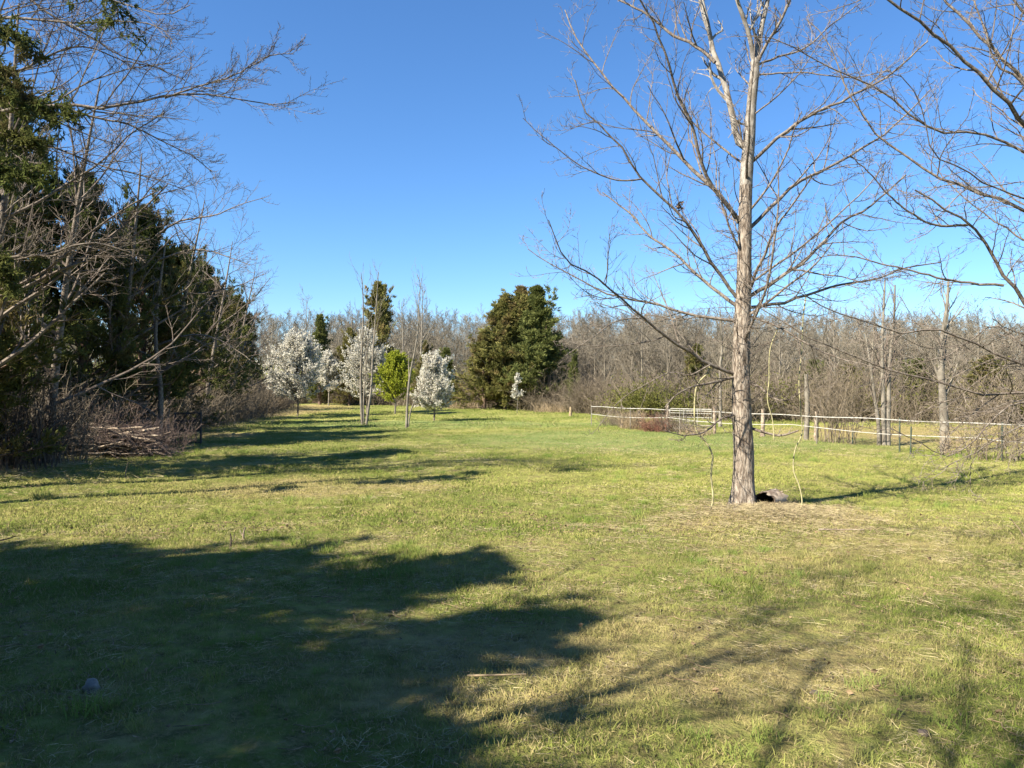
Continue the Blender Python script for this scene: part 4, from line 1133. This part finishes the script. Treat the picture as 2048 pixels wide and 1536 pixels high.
scrub('tall_dry_grass', 'clump of tall tan dry grass at the fence', 'grass', 1264, 30.6, 260, .5, .45, 1.0, M_TALLDRY, .006, .3, 0, arch=.06)
scrub('tall_dry_grass', 'low tan dry grass below the metal gate', 'grass', 1392, 27.0, 220, .6, .25, .55, M_TALLDRY, .006, .35, 0, arch=.08)
scrub('tall_dry_grass', 'tan dry grass at the foot of the tall cedar clump', 'grass', 1105, 50, 260, 1.2, .3, .9, M_TALLDRY, .011, .3, 0, arch=.06)
scrub('tall_dry_grass', 'tan dry grass beside the smallest flowering tree, before the low cedars', 'grass', 925, 56, 240, 1.2, .3, .8, M_TALLDRY, .011, .3, 0, arch=.06)
scrub('stem_tangle', 'tangle of dark upright stems at the near end of the tree line', 'shrub', 30, 15.8, 60, .9, .9, 2.6, M_DARKWOOD, .016, .12, 6)
scrub('stem_tangle', 'tangle of brown stems between the near end and the brush pile', 'shrub', 105, 17.2, 70, .9, .7, 1.9, M_BRUSH, .010, .22, 6)
scrub('stem_tangle', 'tangle of reddish twigs behind the brush pile', 'shrub', 215, 20.4, 120, 1.2, .6, 1.7, M_TWIGR, .008, .3, 6)
scrub('stem_tangle', 'tangle of reddish twigs between brush pile and dark metal cage', 'shrub', 325, 20.4, 80, .55, .4, 1.1, M_TWIGR, .007, .4, 6)

# ------------------------------------------------------------------ brush pile and cage by the tree line
def brush_pile():
    x, y, z = stand(240, 19.3)
    t = thing('brush_pile', 'heap of dead poles and reddish twigs under the cedars', 'brush pile', (x, y, z))
    # long poles stacked low, lighter weathered ones on top whose pale colour paints in sunlight
    for q in range(46):
        f = q / 45
        L = rng.uniform(1.3, 2.5) * (1 - .35 * f)
        zc = .05 + .72 * f * rng.uniform(.75, 1.05)
        yy = rng.uniform(-.55, .6) * (1 - .55 * f); xx = rng.normal(0, .22)
        a = rng.normal(0, .36); tilt = rng.normal(0.02, .13)
        s = np.linspace(-.5, .5, 7) * L
        P = np.stack([xx + s * np.cos(a), yy + s * np.sin(a), zc + s * tilt + .03 * rng.normal() * np.sin(s * 3)], 1)
        P[:, 2] = np.maximum(P[:, 2], .03); P[1:-1] += rng.normal(0, .012, (5, 3))
        r = rng.uniform(.018, .045)
        MB().tubes(P, np.linspace(r, r * .6, 7), 7, cap=True).build('pole', M_DEAD if (f > .72 or rng.random() < .28) else M_DARKWOOD, t, True)
    # one long pale pole leaning out
    MB().tubes(np.array([[-1.55, -.5, .05], [-1.0, -.5, .18], [-.4, -.5, .26], [.3, -.45, .42]]), np.array([.022, .025, .025, .018]), 7, cap=True).build('pole', M_DEAD, t, True)
    # brushy twigs
    n = 420
    th = rng.uniform(0, 6.28, n); r = np.sqrt(rng.random(n))
    base = np.stack([1.25 * r * np.cos(th), .6 * r * np.sin(th), np.zeros(n)], 1)
    base[:, 2] = (.82 * (1 - (base[:, 0] / 1.35) ** 2)).clip(.05) * rng.random(n) ** .6
    d = norm(rng.normal(size=(n, 3)) * [1, .8, .35] + [0, 0, .1]); L = rng.uniform(.3, .9, n)
    A = np.zeros((n, 6, 3)); A[:, 0] = base
    for j in range(1, 6):
        d = norm(d + .22 * rng.normal(size=d.shape) - [0, 0, .05]); A[:, j] = A[:, j - 1] + d * (L / 5)[:, None]
    A[:, :, 2] = np.maximum(A[:, :, 2], .01)
    R = np.full((n, 1), .006) * np.linspace(1, .4, 6)[None]
    b, br, bl = spawn(A, R, L, 4, .2, 1, 25, 60, .4, 0, .15, .8, 4, rmin=.0045)
    MB().tubes(A, R, 3).tubes(b, br, 3).build('twigs', M_TWIGR, t)['kind'] = 'stuff'
brush_pile()

def cage():
    x, y, z = stand(376, 23.2)
    t = thing('metal_cage', 'dark lattice cage standing under drooping cedar boughs', 'cage', (x, y, z), rz=.35)
    W, Hh = .36, .95
    cs = [(-W, -W), (W, -W), (W, W), (-W, W)]
    for q in range(4):
        (ax, ay), (bx, by) = cs[q], cs[(q + 1) % 4]
        MB().tubes(np.array([[ax, ay, -.05], [ax, ay, Hh]]), np.full(2, .022), 6, cap=True).build('post', M_IRON, t, True)
        for zz in (.06, .42, .70, Hh - .02):
            MB().tubes(np.array([[ax, ay, zz], [bx, by, zz]]), np.full(2, .012), 5).build('rail', M_IRON, t, True)
        for f in (.2, .4, .6, .8):
            px_, py_ = ax + (bx - ax) * f, ay + (by - ay) * f
            MB().tubes(np.array([[px_, py_, .0], [px_, py_, .42]]), np.full(2, .010), 5).build('bar', M_IRON, t, True)
        for f0, f1 in ((0, .5), (.5, 0), (.5, 1), (1, .5)):
            p0 = [ax + (bx - ax) * f0, ay + (by - ay) * f0, .42]; p1 = [ax + (bx - ax) * f1, ay + (by - ay) * f1, Hh]
            MB().tubes(np.array([p0, p1]), np.full(2, .010), 5).build('brace', M_IRON, t, True)
cage()

# ------------------------------------------------------------------ small things on the lawn
def rock(name, label, px, py, size, mat, sq=(1, .8, .6), cat='stone'):
    import bmesh
    d = gd(py); x, y, z = stand(px, d)
    bm = bmesh.new(); bmesh.ops.create_icosphere(bm, subdivisions=3, radius=1)
    ph = rng.uniform(0, 6.28, 6)
    for v in bm.verts:
        c = v.co.copy()
        k = 1 + .16 * math.sin(c.x * 3 + ph[0]) * math.cos(c.y * 2.5 + ph[1]) + .10 * math.sin(c.z * 5 + ph[2] + c.x * 4) + .05 * math.sin(9 * c.y + ph[3]) 
        v.co = Vector((c.x * sq[0], c.y * sq[1], c.z * sq[2])) * k * size
    me = bpy.data.meshes.new(name); bm.to_mesh(me); bm.free()
    for p in me.polygons: p.use_smooth = True
    me.materials.append(mat)
    o = bpy.data.objects.new(name, me); C.objects.link(o); o.location = (x, y, z + size * sq[2] * .35); o.rotation_euler = (0, 0, rng.uniform(0, 6))
    return tag(o, label, cat)
rock('stone', 'pale rounded stone half sunk in the shaded near lawn', 182, 1386, .058, M_STONE, (1, .8, .75))
rock('clod', 'dark clod of earth lying on the sunlit near lawn', 1848, 1468, .030, M_CLOD, cat='clod')
rock('clod', 'flat dark clod in the grass where shade meets sun', 1628, 1384, .026, M_CLOD, (1.2, .8, .5), cat='clod')

def stalk(name, label, cat, px, py, parts_, mat):
    d = gd(py); x, y, z = stand(px, d)
    m = MB()
    for pts, r in parts_:
        P, L = resample(pts, 10)
        m.tubes(P, np.linspace(r, r * .5, 10), 6, cap=True)
    o = m.build(name, mat, None, True); o.location = (x, y, z)
    return tag(o, label, cat)
stalk('dead_stalk', 'short dark dead weed stalk in the sunlit strip', 'weed', 460, 1100, [([(0, 0, -.02), (.01, 0, .08), (.005, 0, .16)], .012), ([(.0, 0, .05), (.04, .0, .1), (.05, 0, .15)], .007)], M_DARKWOOD)
stalk('dead_stalk', 'short forked brown weed stalk in the sunlit strip', 'weed', 487, 1082, [([(0, 0, -.02), (.0, 0, .07), (.02, 0, .15)], .014), ([(.0, 0, .04), (-.03, .0, .09), (-.04, 0, .12)], .008)], M_DEAD)
stalk('dead_stalk', 'pale dry weed stalk standing before the brush pile', 'weed', 250, 953, [([(0, 0, -.02), (.02, 0, .12), (.06, 0, .28)], .012)], M_TALLDRY)
stalk('fallen_stick', 'dark fallen stick on the lawn at the edge of the shade', 'stick', 4, 1092, [([(-.25, 0, .03), (0, 0, .04), (.14, .02, .08)], .012)], M_DARKWOOD)
stalk('fallen_stick', 'pale fallen stick on the sunlit lawn before the big tree', 'stick', 1680, 1066, [([(-.25, .02, .03), (0, 0, .03), (.28, -.02, .035)], .011)], M_DEAD)
stalk('fallen_stick', 'pale curved stick lying near the shaded lawn edge', 'stick', 1000, 1355, [([(-.2, .03, .02), (-.05, 0, .035), (.16, .03, .03)], .008)], M_TALLDRY)
stalk('fallen_stick', 'thin pale stick standing out of the lawn by the frame edge', 'stick', 2044, 1085, [([(.05, 0, .0), (0, .05, .12), (-.08, .1, .24)], .009)], M_TALLDRY)
